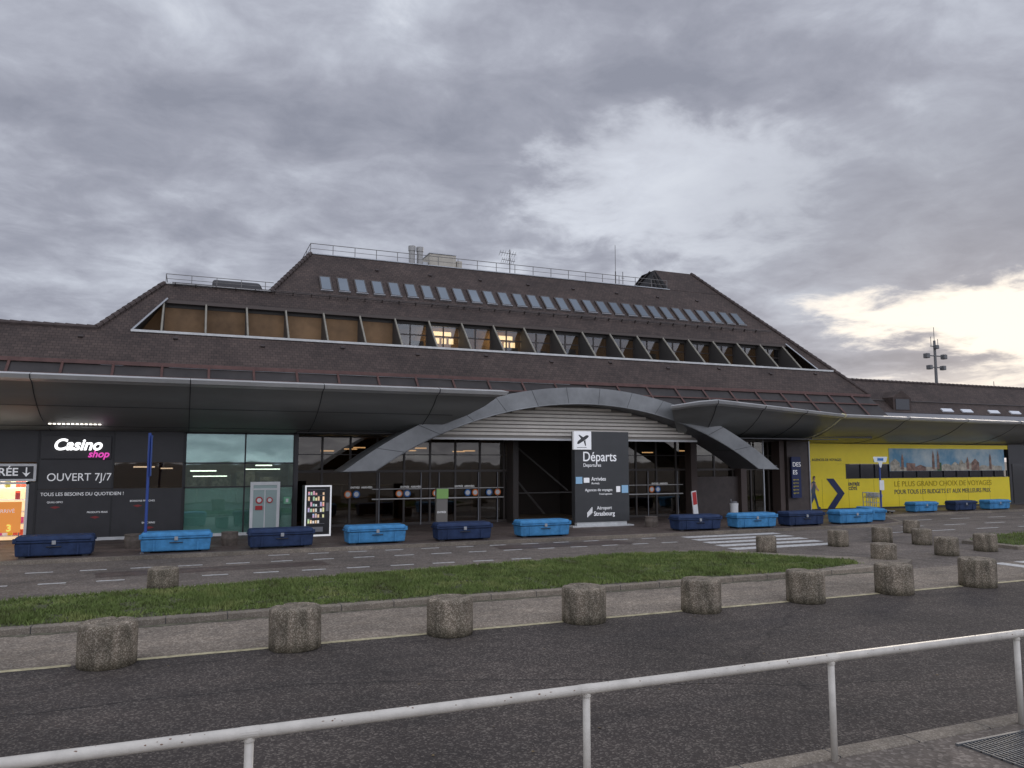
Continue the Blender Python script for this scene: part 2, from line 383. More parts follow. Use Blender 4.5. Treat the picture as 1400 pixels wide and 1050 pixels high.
for i in range(-1,9):
    bollard(-.96+2.482*i+random.uniform(-.04,.04),12.25+random.uniform(-.03,.03),.375+random.uniform(-.01,.012),.60+random.uniform(-.02,.02),.002,i+20)
for x,y,r0,h in ((-.45,18.3,.31,.43),(16.4,19.1,.30,.50),(19.8,19.6,.32,.52),(17.8,16.0,.33,.52),(22.1,19.9,.33,.52),(22.8,18.9,.31,.52),(20.9,16.5,.33,.53),(23.0,16.8,.33,.53),(26,22.0,.3,.5)):
    k+=1; bollard(x,y,r0,h,0.1 if x<0 else .0,k)

# ------------------------------------------------------------ suitcase benches
def suitcase(x,y,light,rz=0,z=.1,sc=1):
    m=M_LB if light else M_NB
    e=empty('suitcase_bench',(x,y,z)); e.rotation_euler=(0,0,rz); e.scale=(sc,sc,sc)
    def trap(nm,hx,hy,z0,z1,t,mm,bv):
        V=[(-hx,-hy,z0),(hx,-hy,z0),(hx,hy,z0),(-hx,hy,z0),(-hx-t,-hy-t,z1),(hx+t,-hy-t,z1),(hx+t,hy+t,z1),(-hx-t,hy+t,z1)]
        F=[(0,3,2,1),(4,5,6,7),(0,1,5,4),(1,2,6,5),(2,3,7,6),(3,0,4,7)]
        return mesh(nm,V,F,mm,e,bevel=bv)
    trap('body',.93,.33,.05,.40,.03,m,.035)
    trap('lid_lip',.985,.385,.41,.46,.01,m,.015)
    boxes('lid_gap',[(-.94,.94,-.34,.34,.398,.412)],M_BLACK,e)
    trap('lid',.985,.385,.463,.60,-.045,m,.05)
    boxes('feet',[(-.85,-.7,-.28,.28,0,.06),(.7,.85,-.28,.28,0,.06)],M_BLACK,e)
    boxes('clasp',[(-.05,.05,-.402,-.36,.36,.47)],M_GALV,e,.006)
    boxes('corner_caps',[(-1.0,-.91,-.40,-.33,.42,.55),(.91,1.0,-.40,-.33,.42,.55)],m,e,.012)
    boxes('straps',[(-.62,-.57,-.372,-.345,.07,.39),(.57,.62,-.372,-.345,.07,.39)],m,e,.004)
    tubes('handle',[((-.17,-.385,.30),(.17,-.385,.30),.014),((-.17,-.385,.30),(-.17,-.34,.30),.014),((.17,-.385,.30),(.17,-.34,.30),.014)],M_BLACK,e,8)
    return e
for x,l in ((-3.45,0),(-.3,1),(2.7,0),(5.7,1),(8.7,0),(11.75,1),(18.35,0),(21.1,1),(23.75,0),(26.5,1)):
    suitcase(x,25.45+random.uniform(-.06,.06),l,random.uniform(-.04,.04))
suitcase(28.9,26.6,1,R(62),sc=.95)
for x,l in ((35.9,1),(38.9,0),(41.6,1)): suitcase(x,29.7,l,R(2),sc=.9)

# ================================================================== TERMINAL
T=empty('airport_terminal')
def PZ(y): return y-24.62
def HR(y): return 29.3+.72*(37.4-y)
def HL(y): return -1.3-.9*(34.8-y)
BK=62
q=lambda x0,x1,x2,x3,y0,y1:[(x0,y0,PZ(y0)),(x1,y0,PZ(y0)),(x2,y1,PZ(y1)),(x3,y1,PZ(y1))]
def quad(name,v,m,par=T): return mesh(name,v,[tuple(range(len(v)))],m,par)
quad('lower_roof',q(-60,HR(31),HR(32.4),-60,31,32.4),TILE)
quad('wing_back_roof',[(-60,32.4,7.78),(-3.4,32.4,7.78),(-3.4,36,4.2),(-60,36,4.2)],TILE)
quad('band_end_left',[(HL(32.4),32.4,7.78),(-2.25,32.4,7.78),(-1.15,34,9.38),(HL(34),34,9.38)],TILE)
quad('band_end_right',[(31.75,32.4,7.78),(HR(32.4),32.4,7.78),(HR(34),34,9.38),(31.0,34,9.38)],TILE)
quad('upper_roof_low',q(HL(34),HR(34),HR(34.8),HL(34.8),34,34.8),TILE)
quad('upper_roof_high',q(2.96,HR(34.8),29.3,5.0,34.8,37.4),TILE)
quad('terrace_floor',[(-1.3,34.8,10.18),(2.96,34.8,10.18),(2.96,BK,10.18),(-1.3,BK,10.18)],M_GREY)
quad('hip_side_left_high',[(2.96,34.8,10.18),(5.0,37.4,12.78),(5.0,BK,12.78),(2.96,BK,10.18)],TILE_S)
quad('hip_side_left_low',[(HL(32.4),32.4,7.78),(-1.3,34.8,10.18),(-1.3,BK,10.18),(HL(32.4),BK,7.78)],TILE_S)
quad('hip_side_right',[(HR(31),31,6.38),(HR(31),BK,6.38),(29.3,BK,12.78),(29.3,37.4,12.78)],TILE_S)
quad('flat_roof',[(5,37.4,12.78),(29.3,37.4,12.78),(29.3,BK,12.78),(5,BK,12.78)],M_GREY)
quad('hut_front',[(25.6,37.4,12.79),(29.28,37.4,12.79),(28.25,38.95,14.33),(25.6,38.95,14.33)],TILE)
quad('hut_right',[(29.29,37.4,12.79),(29.29,43.5,12.79),(28.25,41.2,14.33),(28.25,38.95,14.33)],TILE_S)
quad('hut_top',[(25.6,38.95,14.33),(28.25,38.95,14.33),(28.25,41.2,14.33),(25.6,40.4,14.33)],M_GREY)
quad('hut_back',[(29.29,43.5,12.79),(25.6,43.5,12.79),(25.6,40.4,14.33),(28.25,41.2,14.33)],TILE)
quad('hut_cheek',[(25.6,37.4,12.79),(25.6,38.95,14.33),(25.6,39.4,14.33),(25.6,43.5,12.79)],M_BLACK)
tubes('hut_cheek_bars',[((25.55,37.9+i*.55,12.8),(25.55,38.95+i*.55*.25,14.2-.18*i),.03) for i in range(7)],M_FRAME,T,6)
tubes('hut_cheek_trim',[((25.56,39.4,14.34),(25.56,43.5,12.8),.05)],M_FRAME,T,6)
def ridge(name,a,b,step=.3,r=.1):
    a,b=Vector(a),Vector(b); L=(b-a).length; n=int(L/step); d=(b-a)/n; s=[]
    for i in range(n):
        p=a+d*i; s.append((p-d*.1,p+d*1.02,r*1.15,r*.85))
    tubes(name,s,mat('ridge_tile',(.068,.05,.044),.8,var=.3,vscale=2),T,8)
ridge('hip_tiles_right',(HR(31),31,6.42),(29.3,37.4,12.82))
ridge('hip_tiles_left_high',(2.96,34.8,10.22),(5.0,37.4,12.82))
ridge('hip_tiles_left_low',(HL(32.4),32.4,7.82),(-1.3,34.8,10.22))
ridge('hip_tiles_hut',(29.28,37.4,12.82),(28.25,38.95,14.36))
ridge('ridge_tiles_wing',(-60,32.4,7.79),(-3.4,32.4,7.79),.35)
boxes('upper_eave_fascia',[(-1.15,31.0,33.93,33.99,9.22,9.36)],mat('fascia',(.09,.07,.06),.6),T)
boxes('sill_flashing',[(-2.3,32.8,32.28,32.36,7.71,7.80)],M_FLASH,T)
boxes('terrace_coping',[(-1.35,3.0,34.74,34.84,10.19,10.24)],M_FLASH,T)
boxes('ridge_coping',[(5.0,25.6,37.36,37.46,12.79,12.83)],M_GALV,T)
boxes('lower_eave_gutter',[(-60,33.95,30.86,31.0,6.24,6.38)],M_RED,T)
quad('recess_floor',[(-2.25,32.4,7.775),(31.75,32.4,7.775),(31.75,34.3,7.775),(-2.25,34.3,7.775)],M_GREY)
quad('recess_soffit',[(-1.15,34,9.22),(31,34,9.22),(31,36,9.22),(-1.15,36,9.22)],M_FIN)
quad('recess_left',[(-2.25,32.4,7.77),(-2.25,36,7.77),(-1.15,36,9.37),(-1.15,34,9.37)],M_FIN)
tubes('band_end_trim',[((-2.25,32.36,7.8),(-1.13,33.95,9.4),.04),((31.75,32.36,7.8),(31.0,33.95,9.4),.04)],M_GALV,T,6)
bays=[-1.25+1.6*i for i in range(22)]
gl=[];oc=[];fr=[]
boxes('band_window_head',[(-1.15,31.4,34.2,34.28,9.08,9.22),(-2.2,31.7,34.2,34.28,7.78,7.88)],M_FIN,T)
for i in range(21):
    x0,x1=bays[i],min(bays[i+1],31.5)
    if x0>31.3: break
    fr+= [(x0-.04,x0+.04,34.19,34.29,7.89,9.07)]
    if i<6: oc.append((x0+.04,x1-.04,34.22,34.26,7.89,9.07))
    else:
        fr+=[((x0+x1)/2-.025,(x0+x1)/2+.025,34.2,34.28,7.89,9.07),(x0+.04,x1-.04,34.205,34.275,8.58,8.63)]
        gl.append((x0+.04,x1-.04,34.24,34.25,7.89,9.07))
oc.append((-2.1,-1.29,34.22,34.26,7.89,9.07))
boxes('ochre_panels',oc,M_OCH,T); boxes('band_frames',fr,M_FRAME,T); boxes('band_glass',gl,G_UP,T)
V=[];F=[];fe=[]
for x in bays[:21]:
    if x>31: continue
    k=len(V)
    for dx in (-.035,.035): V+=[(x+dx,32.55,7.79),(x+dx,34.18,7.79),(x+dx,34.18,9.21),(x+dx,34.0,9.21)]
    F+=[(k,k+1,k+2,k+3),(k+4,k+7,k+6,k+5),(k,k+3,k+7,k+4),(k+3,k+2,k+6,k+7),(k+1,k+5,k+6,k+2),(k,k+4,k+5,k+1)]
    fe.append(((x,32.52,7.82),(x,33.95,9.24),.042))
mesh('fins',V,F,M_FIN,T); tubes('fin_edges',fe,M_FINE,T,6)
boxes('upper_room_back',[(-1,31.4,35.4,35.5,7.7,9.3),],mat('upper_room',(.42,.29,.17),.8,var=.6,vscale=.5,emis=(.9,.55,.25),estr=.05),T)
boxes('upper_room_floor',[(-1,31.4,34.32,37,7.6,7.7)],M_INTD,T)
lit=[]
for i in (7,9):
    x0=bays[i]
    lit+=[(x0+.25,x0+1.4,34.9,35.0,8.75,8.95)]
    lit+=[(x0+.2+.35*j,x0+.4+.35*j,34.7,34.8,8.35,8.6) for j in range(4)]
boxes('upper_room_lamps',lit,mat('lamp_upper',(.9,.8,.6),.5,emis=(1,.78,.45),estr=3),T)
bl=[]
for i in range(6,20):
    x0=bays[i]
    if random.random()<.6:
        h=random.uniform(.2,.7); bl.append((x0+.06,x0+.76,34.36,34.38,9.1-h,9.1))
    if random.random()<.5: bl.append((x0+.84,x0+1.52,34.5,34.55,7.8,8.2+random.random()*.3))
boxes('upper_room_blinds',bl,mat('blind',(.22,.21,.19),.7),T)
def slopebox(x0,x1,s0,s1,n0,n1,base_y,off=24.62):
    V=[]
    for n_ in (n0,n1):
        for (x,s) in ((x0,s0),(x1,s0),(x1,s1),(x0,s1)):
            V.append((x,base_y+s*.7071-n_*.7071,base_y-off+s*.7071+n_*.7071))
    return V
def slopeboxes(name,lst,m):
    V=[];F=[]
    for b in lst:
        k=len(V); V+=slopebox(*b); F+=[tuple(i+k for i in qd) for qd in [(0,3,2,1),(4,5,6,7),(0,1,5,4),(1,2,6,5),(2,3,7,6),(3,0,4,7)]]
    return mesh(name,V,F,m,T)
fr=[];gs=[];bs=[]
for i in range(30):
    x=5.45+.81*i
    fr.append((x-.27,x+.27,-.60,.58,.0,.07,35.55)); gs.append((x-.21,x+.21,-.53,.5,.071,.076,35.55))
    bs.append((x-.28,x+.28,-.64,-.60,.0,.085,35.55))
slopeboxes('skylight_frames',fr,M_FRAME); slopeboxes('skylight_glass',gs,G_SKY); slopeboxes('skylight_sills',bs,M_GALV)
slopeboxes('snow_guard',[(-1.0,30.6,1.02,1.05,.08,.11,34.0),(-1.0,30.6,1.02,1.05,.16,.18,34.0)],M_FRAME)
slopeboxes('snow_guard_brackets',[(-.9+.8*i,-.87+.8*i,.98,1.06,0,.18,34.0) for i in range(39)],M_FRAME)
slopeboxes('vent_tiles',[(x,x+.16,s,s+.12,0,.07,31.0) for x,s in [(-4+3.2*i,1.3+.2*(i%2)) for i in range(12)]]+[(x,x+.16,.5,.62,0,.07,36.3) for x in [8+2.7*i for i in range(8)]],mat('vent',(.05,.037,.033),.7))
s=[]
for i in range(20):
    x=5.0+i*1.08; s.append(((x,37.55,12.8),(x,37.55,13.35),.018))
s+=[((5,37.55,13.35),(25.5,37.55,13.35),.018),((5,37.55,13.1),(25.5,37.55,13.1),.012)]
s+=[((5,37.55,13.35),(5,46,13.35),.018),((5,37.55,13.1),(5,46,13.1),.012)]+[((5,37.55+i*1.4,12.8),(5,37.55+i*1.4,13.35),.018) for i in range(1,7)]
s+=[((-1.25,34.95,10.65),(3.1,34.95,10.65),.016),((-1.25,34.95,10.45),(3,34.95,10.45),.012),((-1.25,34.95,10.65),(-1.25,44,10.65),.016)]
s+=[((-1.25+i*1.0,34.95,10.2),(-1.25+i*1.0,34.95,10.65),.016) for i in range(5)]
tubes('roof_railings',s,mat('railing_dull',(.2,.19,.18),.6),T,6)
tubes('flues',[((10.35,38.6,12.8),(10.35,38.6,14.0),.16),((10.78,38.6,12.8),(10.78,38.6,13.98),.16),((10.35,38.6,13.8),(10.35,38.6,14.06),.19),((10.78,38.6,13.8),(10.78,38.6,14.04),.19)],mat('flue_steel',(.38,.37,.35),.5,.3),T,14)
boxes('hvac_unit',[(11.5,13.0,39.2,41,12.8,13.95),(13.05,13.35,39.2,41,12.8,13.7)],M_BEIGE,T,.03)
boxes('hvac_trim',[(11.48,13.02,39.17,41.02,13.96,14.0),(11.2,11.48,39.4,40,12.8,13.5)],M_GALV,T)
V=[(0.55,36,10.2),(2.9,36,10.2),(2.9,39,10.2),(.55,39,10.2),(.6,36.1,10.85),(2.6,36.1,10.85),(2.6,39,10.85),(.6,39,10.85)]
mesh('terrace_plant_box',V,[(4,5,6,7),(0,1,5,4),(1,2,6,5),(2,3,7,6),(3,0,4,7)],M_DARK,T,bevel=.12)
an=empty('rooftop_antenna')
s=[((16.1,39,12.8),(16.1,39,14.6),.025)]
for zz,l in ((14.35,1.0),(13.95,.8)):
    s.append(((16.1-l*.6,39,zz+.05),(16.1+l*.4,39,zz-.02),.014))
    for i in range(7): 
        xx=16.1-l*.6+l*i/6.5; s.append(((xx,38.85,zz+.12-.0*i),(xx,39.15,zz-.12),.009))
for i in range(5): s.append(((16.0,38.8,13.6+i*.13),(16.2,39.2,13.6+i*.13),.009))
tubes('antenna_mast',s,M_FRAME,an,6)
an=empty('rooftop_antenna'); tubes('whip',[((22.9,39,12.8),(22.9,39,14.0),.03),((22.9,39,14.0),(22.9,39,15.6),.014)],M_FRAME,an,6)
an=empty('lightning_rod'); tubes('rod',[((24.6,41,12.8),(24.6,41,14.6),.02),((24.5,41,14.2),(24.7,41,14.2),.015)],M_FRAME,an,6)

quad('skirt_glass',[(-60,29.6,5.0),(33.9,29.6,5.0),(33.9,30.9,6.22),(-60,30.9,6.22)],mat('skirt_dark',(.035,.03,.028),.45,var=.3,vscale=1,spec=.3))
s=[]
for i in range(-12,22):
    x=-1.1+1.6*i; s.append(((x,29.55,5.03),(x,30.86,6.26),.045))
tubes('skirt_rafters',s,M_RED,T,4)
boxes('skirt_purlin',[(-60,33.9,30.35,30.41,5.76,5.82)],M_RED,T)
boxes('wall_above_canopy',[(-60,34,30.95,31.2,4.0,6.23)],M_DARK,T)
quad('skirt_sky_strips',[(x,y,z) for x,y,z in ((-60,29.5,4.98),(33.9,29.5,4.98),(33.9,30.9,4.98),(-60,30.9,4.98))],M_DARK)

# ---------------- canopies
PROF=[(0.0,1.0,0),(-.06,.955,0),(-.04,.88,0),(.03,.84,0),(.13,.64,1),(.27,.44,1),(.45,.25,1),(.70,.09,1),(1.0,.0,1)]
def canopy(name,st):
    V=[];F=[];mi=[];n=len(PROF)+1
    for (xa,ya,za,xb,yb,zb) in st:
        for (t,h,_) in PROF: V.append((xa+(xb-xa)*t,ya+(yb-ya)*t,zb+(za-zb)*h))
        V.append((xb,yb,za-.1))
    for i in range(len(st)-1):
        for j in range(n):
            j2=(j+1)%n
            F.append((i*n+j,i*n+j2,(i+1)*n+j2,(i+1)*n+j)); mi.append(0 if j<3 else 1)
    F.append(tuple(range(n))); mi.append(1); F.append(tuple(reversed([(len(st)-1)*n+j for j in range(n)]))); mi.append(1)
    o=mesh(name,V,F,[M_NOSE,M_METAL],T)
    for p,k in zip(o.data.polygons,mi): p.material_index=k; p.use_smooth=(len(p.vertices)==4)
    try: o.data.set_sharp_from_angle(angle=R(35))
    except Exception: pass
    return o
def lerp(a,b,t): return [a[i]+(b[i]-a[i])*t for i in range(6)]
def seam(a,b,t,w=.014):
    s=lerp(a,b,t)
    P=[(s[0]+(s[3]-s[0])*q_[0],s[1]+(s[4]-s[1])*q_[0]-.008,s[5]+(s[2]-s[5])*q_[1]-.008) for q_ in PROF]
    return [(P[i],P[i+1],w) for i in range(len(P)-1)]
A0=(-60,26,5.37,-60,30.2,3.8); A1=(10.4,26,5.37,7.0,30.2,3.8)
canopy('canopy_left',[A0,(4,26,5.37,3.8,30.2,3.8),A1])
sm=[]
for X in (-12.4,-8.4,-4.4,-.1,4.0,8.0):
    sm+=seam((X,26,5.37,X,30.2,3.8),A1,0)
for tt,hh in ((.27,.44),(.7,.09)):
    sm.append(((-20,26+4.2*tt-.01,3.8+1.57*hh-.012),(9.6-2.6*tt,26+4.2*tt-.01,3.8+1.57*hh-.012),.008))
B0=(18.6,27.2,5.12,21.5,30.6,3.85); B1=(20.1,26.1,5.34,22.4,30.8,3.82); B2=(30.1,29.2,5.14,29.2,32.5,3.75); B3=(90,32.6,5.0,90,36,3.6)
canopy('canopy_right',[B0,lerp(B0,B1,.6)[:2]+lerp(B0,B1,.75)[2:],B1,B2])
canopy('canopy_far',[(30.14,29.2,5.13,29.9,32.5,3.75),B3])
for t in (.0,.33,.66,1): sm+=seam(B1,B2,t)
for t in (.08,.16,.24,.32): sm+=seam(B2,B3,t)
tubes('canopy_seams',sm,M_SEAM,T,4)
tubes('canopy_lit_seam',seam(B2,B3,.0,.05),mat('seam_yellow_lit',(.62,.56,.32),.4),T,6)  # seam edge in pale yellow: light off the yellow wall put into its colour

# ---------------- arch
def circ(Rr,pk,x): return pk-Rr+math.sqrt(max(0,Rr*Rr-(x-15)**2))
N=64; Y0,Y1=28.0,29.9; ZB=2.40
V=[];F=[];mi=[]
for i in range(N+1):
    t=i/N
    xo=15-9.95+19.9*t; zo=circ(16.15,5.80,xo)
    xi=15-8.75+17.5*t; zi=circ(15.6,5.12,xi)
    zo=max(zo,ZB); zi=max(zi,ZB)
    V+=[(xo,Y0,zo),(xi,Y0,zi),(xi,Y1,zi),(xo,Y1,zo)]
for i in range(N):
    a=4*i;b=a+4
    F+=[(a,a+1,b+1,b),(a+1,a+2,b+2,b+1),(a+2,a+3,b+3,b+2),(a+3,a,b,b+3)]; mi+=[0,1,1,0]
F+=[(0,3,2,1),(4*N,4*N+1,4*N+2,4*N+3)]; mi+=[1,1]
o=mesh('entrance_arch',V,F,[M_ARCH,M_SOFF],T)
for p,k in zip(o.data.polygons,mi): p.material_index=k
s=[]
for i in range(4,N,5):
    a,b=V[4*i],V[4*i+1]; s.append(((a[0],a[1]-.002,a[2]),(b[0],b[1]-.002,b[2]),.008)) 
    c=V[4*i+2]; s.append(((b[0],b[1],b[2]-.002),(c[0],c[1],c[2]-.002),.008))
tubes('arch_seams',s,M_SEAM,T,4)
s=[]
for i in range(N): s.append(((V[4*i+1][0],Y0-.005,V[4*i+1][2]),(V[4*i+5][0],Y0-.005,V[4*i+5][2]),.022))
tubes('arch_edge',s,M_ARCH,T,5)
YT=29.25
pts=[];M_=40
for i in range(M_+1):
    x=8.7+12.6*i/M_; pts.append((x,YT,max(3.76,circ(15.6,5.13,x))))
V=[(8.7,YT,3.72)]+pts+[(21.3,YT,3.72)]
mesh('tympanum',V,[tuple(range(len(V)))],M_LOUVB,T)
lv=[]
z=3.84
while z<5.0:
    dx=math.sqrt(max(0,15.6**2-(z+.09-(5.12-15.6))**2))
    if dx>0.4: lv.append((15-dx,15+dx,YT-.09,YT-.01,z,z+.105))
    z+=.155
boxes('louvre_slats',lv,M_LOUV,T)
boxes('tympanum_sill',[(8.75,21.25,YT-.14,YT+.05,3.64,3.72)],M_WHITE,T)
boxes('porch_ceiling',[(3.6,30,29.4,32.2,3.83,3.88)],M_DARK,T)

# ---------------- ground floor walls
WZ=3.82
boxes('shop_wall_dark',[(-4.72,-.24,30.0,30.15,.1,1.84),(-4.72,-2.5,30.0,30.15,2.74,WZ),(-2.44,-.24,30.0,30.15,2.74,WZ),(-4.72,-2.46,30.004,30.15,1.85,2.74)],M_DARK,T)
boxes('shop_wall_joints',[(-2.5,-2.44,29.995,30.15,.1,WZ),(-.26,-.2,29.98,30.15,.1,WZ),(-4.76,-4.7,29.98,30.15,.1,WZ)],M_BLACK,T)
boxes('shop_window_strip',[(-2.44,-.26,30.05,30.06,1.85,2.73)],G_DARK,T)
boxes('shop_plinth',[(-4.7,3.62,29.93,30.0,.1,.2)],M_FLASH,T)
boxes('shop_upper_wall',[(-60,-4.76,30.0,30.15,2.75,WZ),(-4.76-.25,-4.76,30.0,30.15,.1,2.1),(-60,-9.6,30,30.15,.1,2.75)],M_DARK,T)
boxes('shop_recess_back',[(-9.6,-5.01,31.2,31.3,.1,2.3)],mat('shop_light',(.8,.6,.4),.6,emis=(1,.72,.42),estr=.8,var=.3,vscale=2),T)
boxes('shop_recess_ceiling',[(-9.6,-5.01,30.0,31.2,2.3,2.34)],M_LAMP,T)
boxes('shop_recess_side',[(-5.03,-5.0,30.15,31.2,.1,2.3)],M_WHITE,T)
cols=[(.7,.1,.05),(.8,.4,.05),(.1,.3,.6),(.7,.65,.1),(.15,.45,.15),(.75,.7,.65),(.6,.08,.25)]
for ci,c in enumerate(cols):
    l=[]
    for sh in range(5):
        for j in range(24):
            if random.randrange(7)==ci:
                x=-8.6+j*.15; l.append((x,x+.12,30.75,30.9,.3+sh*.4,.3+sh*.4+random.uniform(.15,.3)))
    if l: boxes('products_%d'%ci,l,mat('prod%d'%ci,c,.5,emis=c,estr=.25),T)
boxes('shop_shelves',[(-8.7,-5.1,30.7,31.1,.26+sh*.4,.29+sh*.4) for sh in range(5)],M_WHITE,T)
boxes('shop_frame',[(-5.02,-4.94,29.96,30.02,.1,2.1),(-7.2,-7.12,29.96,30.02,.1,2.1),(-9,-4.94,29.96,30.02,2.02,2.1)],M_WHITE,T)
es=empty('entrance_sign'); boxes('panel',[(-7.4,-4.74,29.88,29.95,2.12,2.70)],M_WHITE,es,.01); boxes('inner',[(-7.3,-4.82,29.872,29.88,2.2,2.62)],M_DARK,es)
text('label','ENTRÉE',-5.25,29.868,2.31,.36,M_TXT,es,'RIGHT',.006)
mesh('arrow_shape',[(-5.14,29.866,2.42),(-5.02,29.866,2.27),(-4.90,29.866,2.42),(-5.0,29.866,2.38),(-5.0,29.866,2.58),(-5.04,29.866,2.58),(-5.04,29.866,2.38)],[(0,1,2,3,4,5,6)],M_TXT,es)
ps=empty('promotion_poster'); boxes('poster',[(-5.85,-5.1,29.9,29.93,.45,1.45)],mat('poster_orange',(.8,.25,.03),.5,emis=(1,.4,.1),estr=.4),ps)
text('t1','ARRIVÉ',-5.8,29.89,1.1,.16,M_TXT,ps); text('t2','3',-5.5,29.89,.5,.3,mat('yel',(.9,.8,.1),.5,emis=(1,.9,.2),estr=.5),ps,bold=.01)
boxes('posts',[(-5.82,-5.8,29.9,29.94,.1,.45),(-5.15,-5.13,29.9,29.94,.1,.45)],M_GREY,ps)
ss=empty('shop_sign')
boxes('sign_panel',[(-4.65,-2.55,29.9,29.99,2.86,3.64)],M_DARK,ss,.01)
text('name','Casino',-4.3,29.87,3.17,.52,M_SIGNW,ss,bold=.016,shear=.25,sx=1.0); text('sub','shop',-3.25,29.87,2.92,.33,M_PINK,ss,bold=.008,shear=.25)
boxes('led_bar',[(-4.3+.13*i,-4.22+.13*i,28.7,28.8,3.98,4.04) for i in range(12)],M_LAMP,ss)
boxes('led_housing',[(-4.35,-2.7,28.65,28.85,4.045,4.14)],M_GREY,ss)
text('open_hours','OUVERT 7J/7',-4.45,29.985,2.12,.37,M_TXT,ss,sx=.93)
text('line2','TOUS LES BESOINS DU QUOTIDIEN !',-4.6,29.985,1.62,.16,M_TXT,ss,sx=.95)
for x,z,t in ((-4.4,1.38,'QUALI-SIMO'),(-1.9,1.38,'BOISSONS FRAÎCHES'),(-3.2,1.02,'PRODUITS FRAIS'),(-1.5,.62,'SNACKING')):
    text('item',t,x,29.985,z,.085,M_TXT,ss)
    mesh('swoosh',[(x+.1,29.99,z-.14),(x+.25,29.99,z-.10),(x+.4,29.99,z-.14),(x+.25,29.99,z-.19)],[(0,1,2,3)],mat('dull_red',(.28,.03,.03),.5),ss)
boxes('teal_glass',[(-.19,3.58,30.05,30.06,.2,WZ-.05)],G_TEAL,T)
boxes('teal_glass_frames',[(x-.025,x+.025,30.0,30.1,.2,WZ) for x in (-.18,1.85,3.59)]+[(-.2,3.6,30.0,30.1,z-.025,z+.025) for z in (1.85,2.71,WZ-.03)],M_BLACK,T)
boxes('teal_blind',[(-.15,1.83,30.07,30.08,.15,1.82),(3.1,3.56,30.07,30.08,.15,1.82),(1.87,3.1,30.12,30.13,.15,1.82)],M_TEALW,T)
boxes('blind_upper',[(-.15,1.83,30.07,30.08,2.75,WZ),(1.87,3.56,30.07,30.08,2.75,WZ)],mat('blind_pale',(.72,.76,.64),.7,var=.2,vscale=.7),T)
boxes('shop_return_wall',[(3.62,3.75,30.0,32.0,.1,WZ)],M_DARK,T)
boxes('shop_interior_back',[(-4.6,3.6,33.4,33.5,.1,WZ)],M_INT,T)
boxes('shop_interior_shelves',[(-.1+.9*i,.6+.9*i,32.6,32.9,.1,2.15+.1*(i%3)) for i in range(4)],mat('shelf_mix',(.2,.15,.12),.6,col2=(.5,.4,.3),var=.6,vscale=5),T)
boxes('teal_lamps',[(.0,.9,31,31.1,2.40,2.44),(.1,1.3,31.4,31.45,2.2,2.23),(2.3,2.9,31,31.1,2.6,2.64),(2.0,3.3,32,32.1,2.45,2.48),(-1.9,-1.2,30.9,31,2.55,2.6),(-1.0,-.6,30.9,31,2.5,2.54)],M_LAMP,T)
d=empty('white_glass_door')
boxes('frame',[(2.06,2.17,29.93,30.0,.1,2.02),(3.0,3.11,29.93,30.0,.1,2.02),(2.17,3.0,29.93,30.0,1.9,2.02),(2.17,3.0,29.935,29.995,.1,.22),(2.17,3.0,29.935,29.995,1.72,1.78),(2.56,2.6,29.935,29.995,.22,1.72)],M_WHITE,d,.006)
boxes('pane',[(2.17,3.0,29.96,29.97,.22,1.9)],mat('door_pane',(.38,.48,.45),.3),d)
disc('no_entry_red',2.38,29.92,1.35,.13,M_REDP,d); disc('no_entry_w',2.38,29.915,1.35,.08,M_WHITE,d); disc('no_entry_red2',2.75,29.92,1.35,.11,M_REDP,d); disc('nw',2.75,29.915,1.35,.07,M_WHITE,d)
boxes('sticker_red',[(2.25,2.5,29.915,29.93,1.0,1.15)],M_REDP,d)
gs_=empty('information_sign'); boxes('plate',[(3.25,3.5,29.93,29.95,1.2,1.45)],mat('sign_green_pale',(.2,.5,.3),.5),gs_); boxes('plate_icon',[(3.33,3.42,29.925,29.93,1.26,1.39)],M_WHITE,gs_)

fr=[];X=3.8
xs=[]
while X<30.0: xs.append(X); X+=1.14
for x in xs:
    if 13.2<x<17.6: continue
    fr.append((x-.04,x+.04,31.95,32.07,.1,WZ))
segs_=[(3.76,13.1),(17.7,30.0)]
for a,b in segs_:
    for z,h in ((2.36,.09),(.16,.1),(3.78,.06),(3.05,.035)): fr.append((a,b,31.945,32.06,z-h/2-.0,z+h/2))
fr+=[(13.05,13.3,31.2,32.1,.1,WZ),(17.5,17.7,31.2,32.1,.1,WZ)]
boxes('curtain_wall_frames',fr,M_FRAME,T)
boxes('curtain_wall_glass',[(a,b,32.0,32.01,.15,WZ) for a,b in segs_],G_DARK,T)
boxes('door_rails_white',[(7.0,12.9,31.93,31.945,1.18,1.225),(7.0,12.9,31.93,31.945,1.6,1.63),(17.9,22.4,31.93,31.945,1.18,1.225),(17.9,22.4,31.93,31.945,1.62,1.65)],mat('vinyl_strip',(.6,.58,.55),.5),T)
boxes('door_frames_pale',[(x-.02,x+.02,31.93,31.945,.1,2.3) for x in (7.3,9.1,9.9,11.7,12.6,18.0,18.9,20.4,22.1)],M_GREY,T)
k=0
for x in (6.0,6.35,8.15,8.5,9.75,11.2,11.55,12.2,12.6,18.3,20.6,20.95):
    k+=1; disc('sticker_%d'%k,x,31.93,1.42,.15,M_ORG if k%2 else M_SBLUE,T); disc('sticker_in_%d'%k,x,31.925,1.42,.10,M_WHITE,T)
for i,x in enumerate((6.1,8.2,10.6,20.6)): text('door_text_%d'%i,'ENTRÉE  ARRIVÉES',x,31.925,1.66,.11,M_TXT,T)
boxes('wall_columns',[(22.6,22.95,31.5,32.0,.1,WZ),(25.6,25.95,31.5,32.0,.1,WZ),(28.0,28.3,31.4,32.0,.1,WZ)],mat('col_brown',(.085,.06,.05),.6),T)
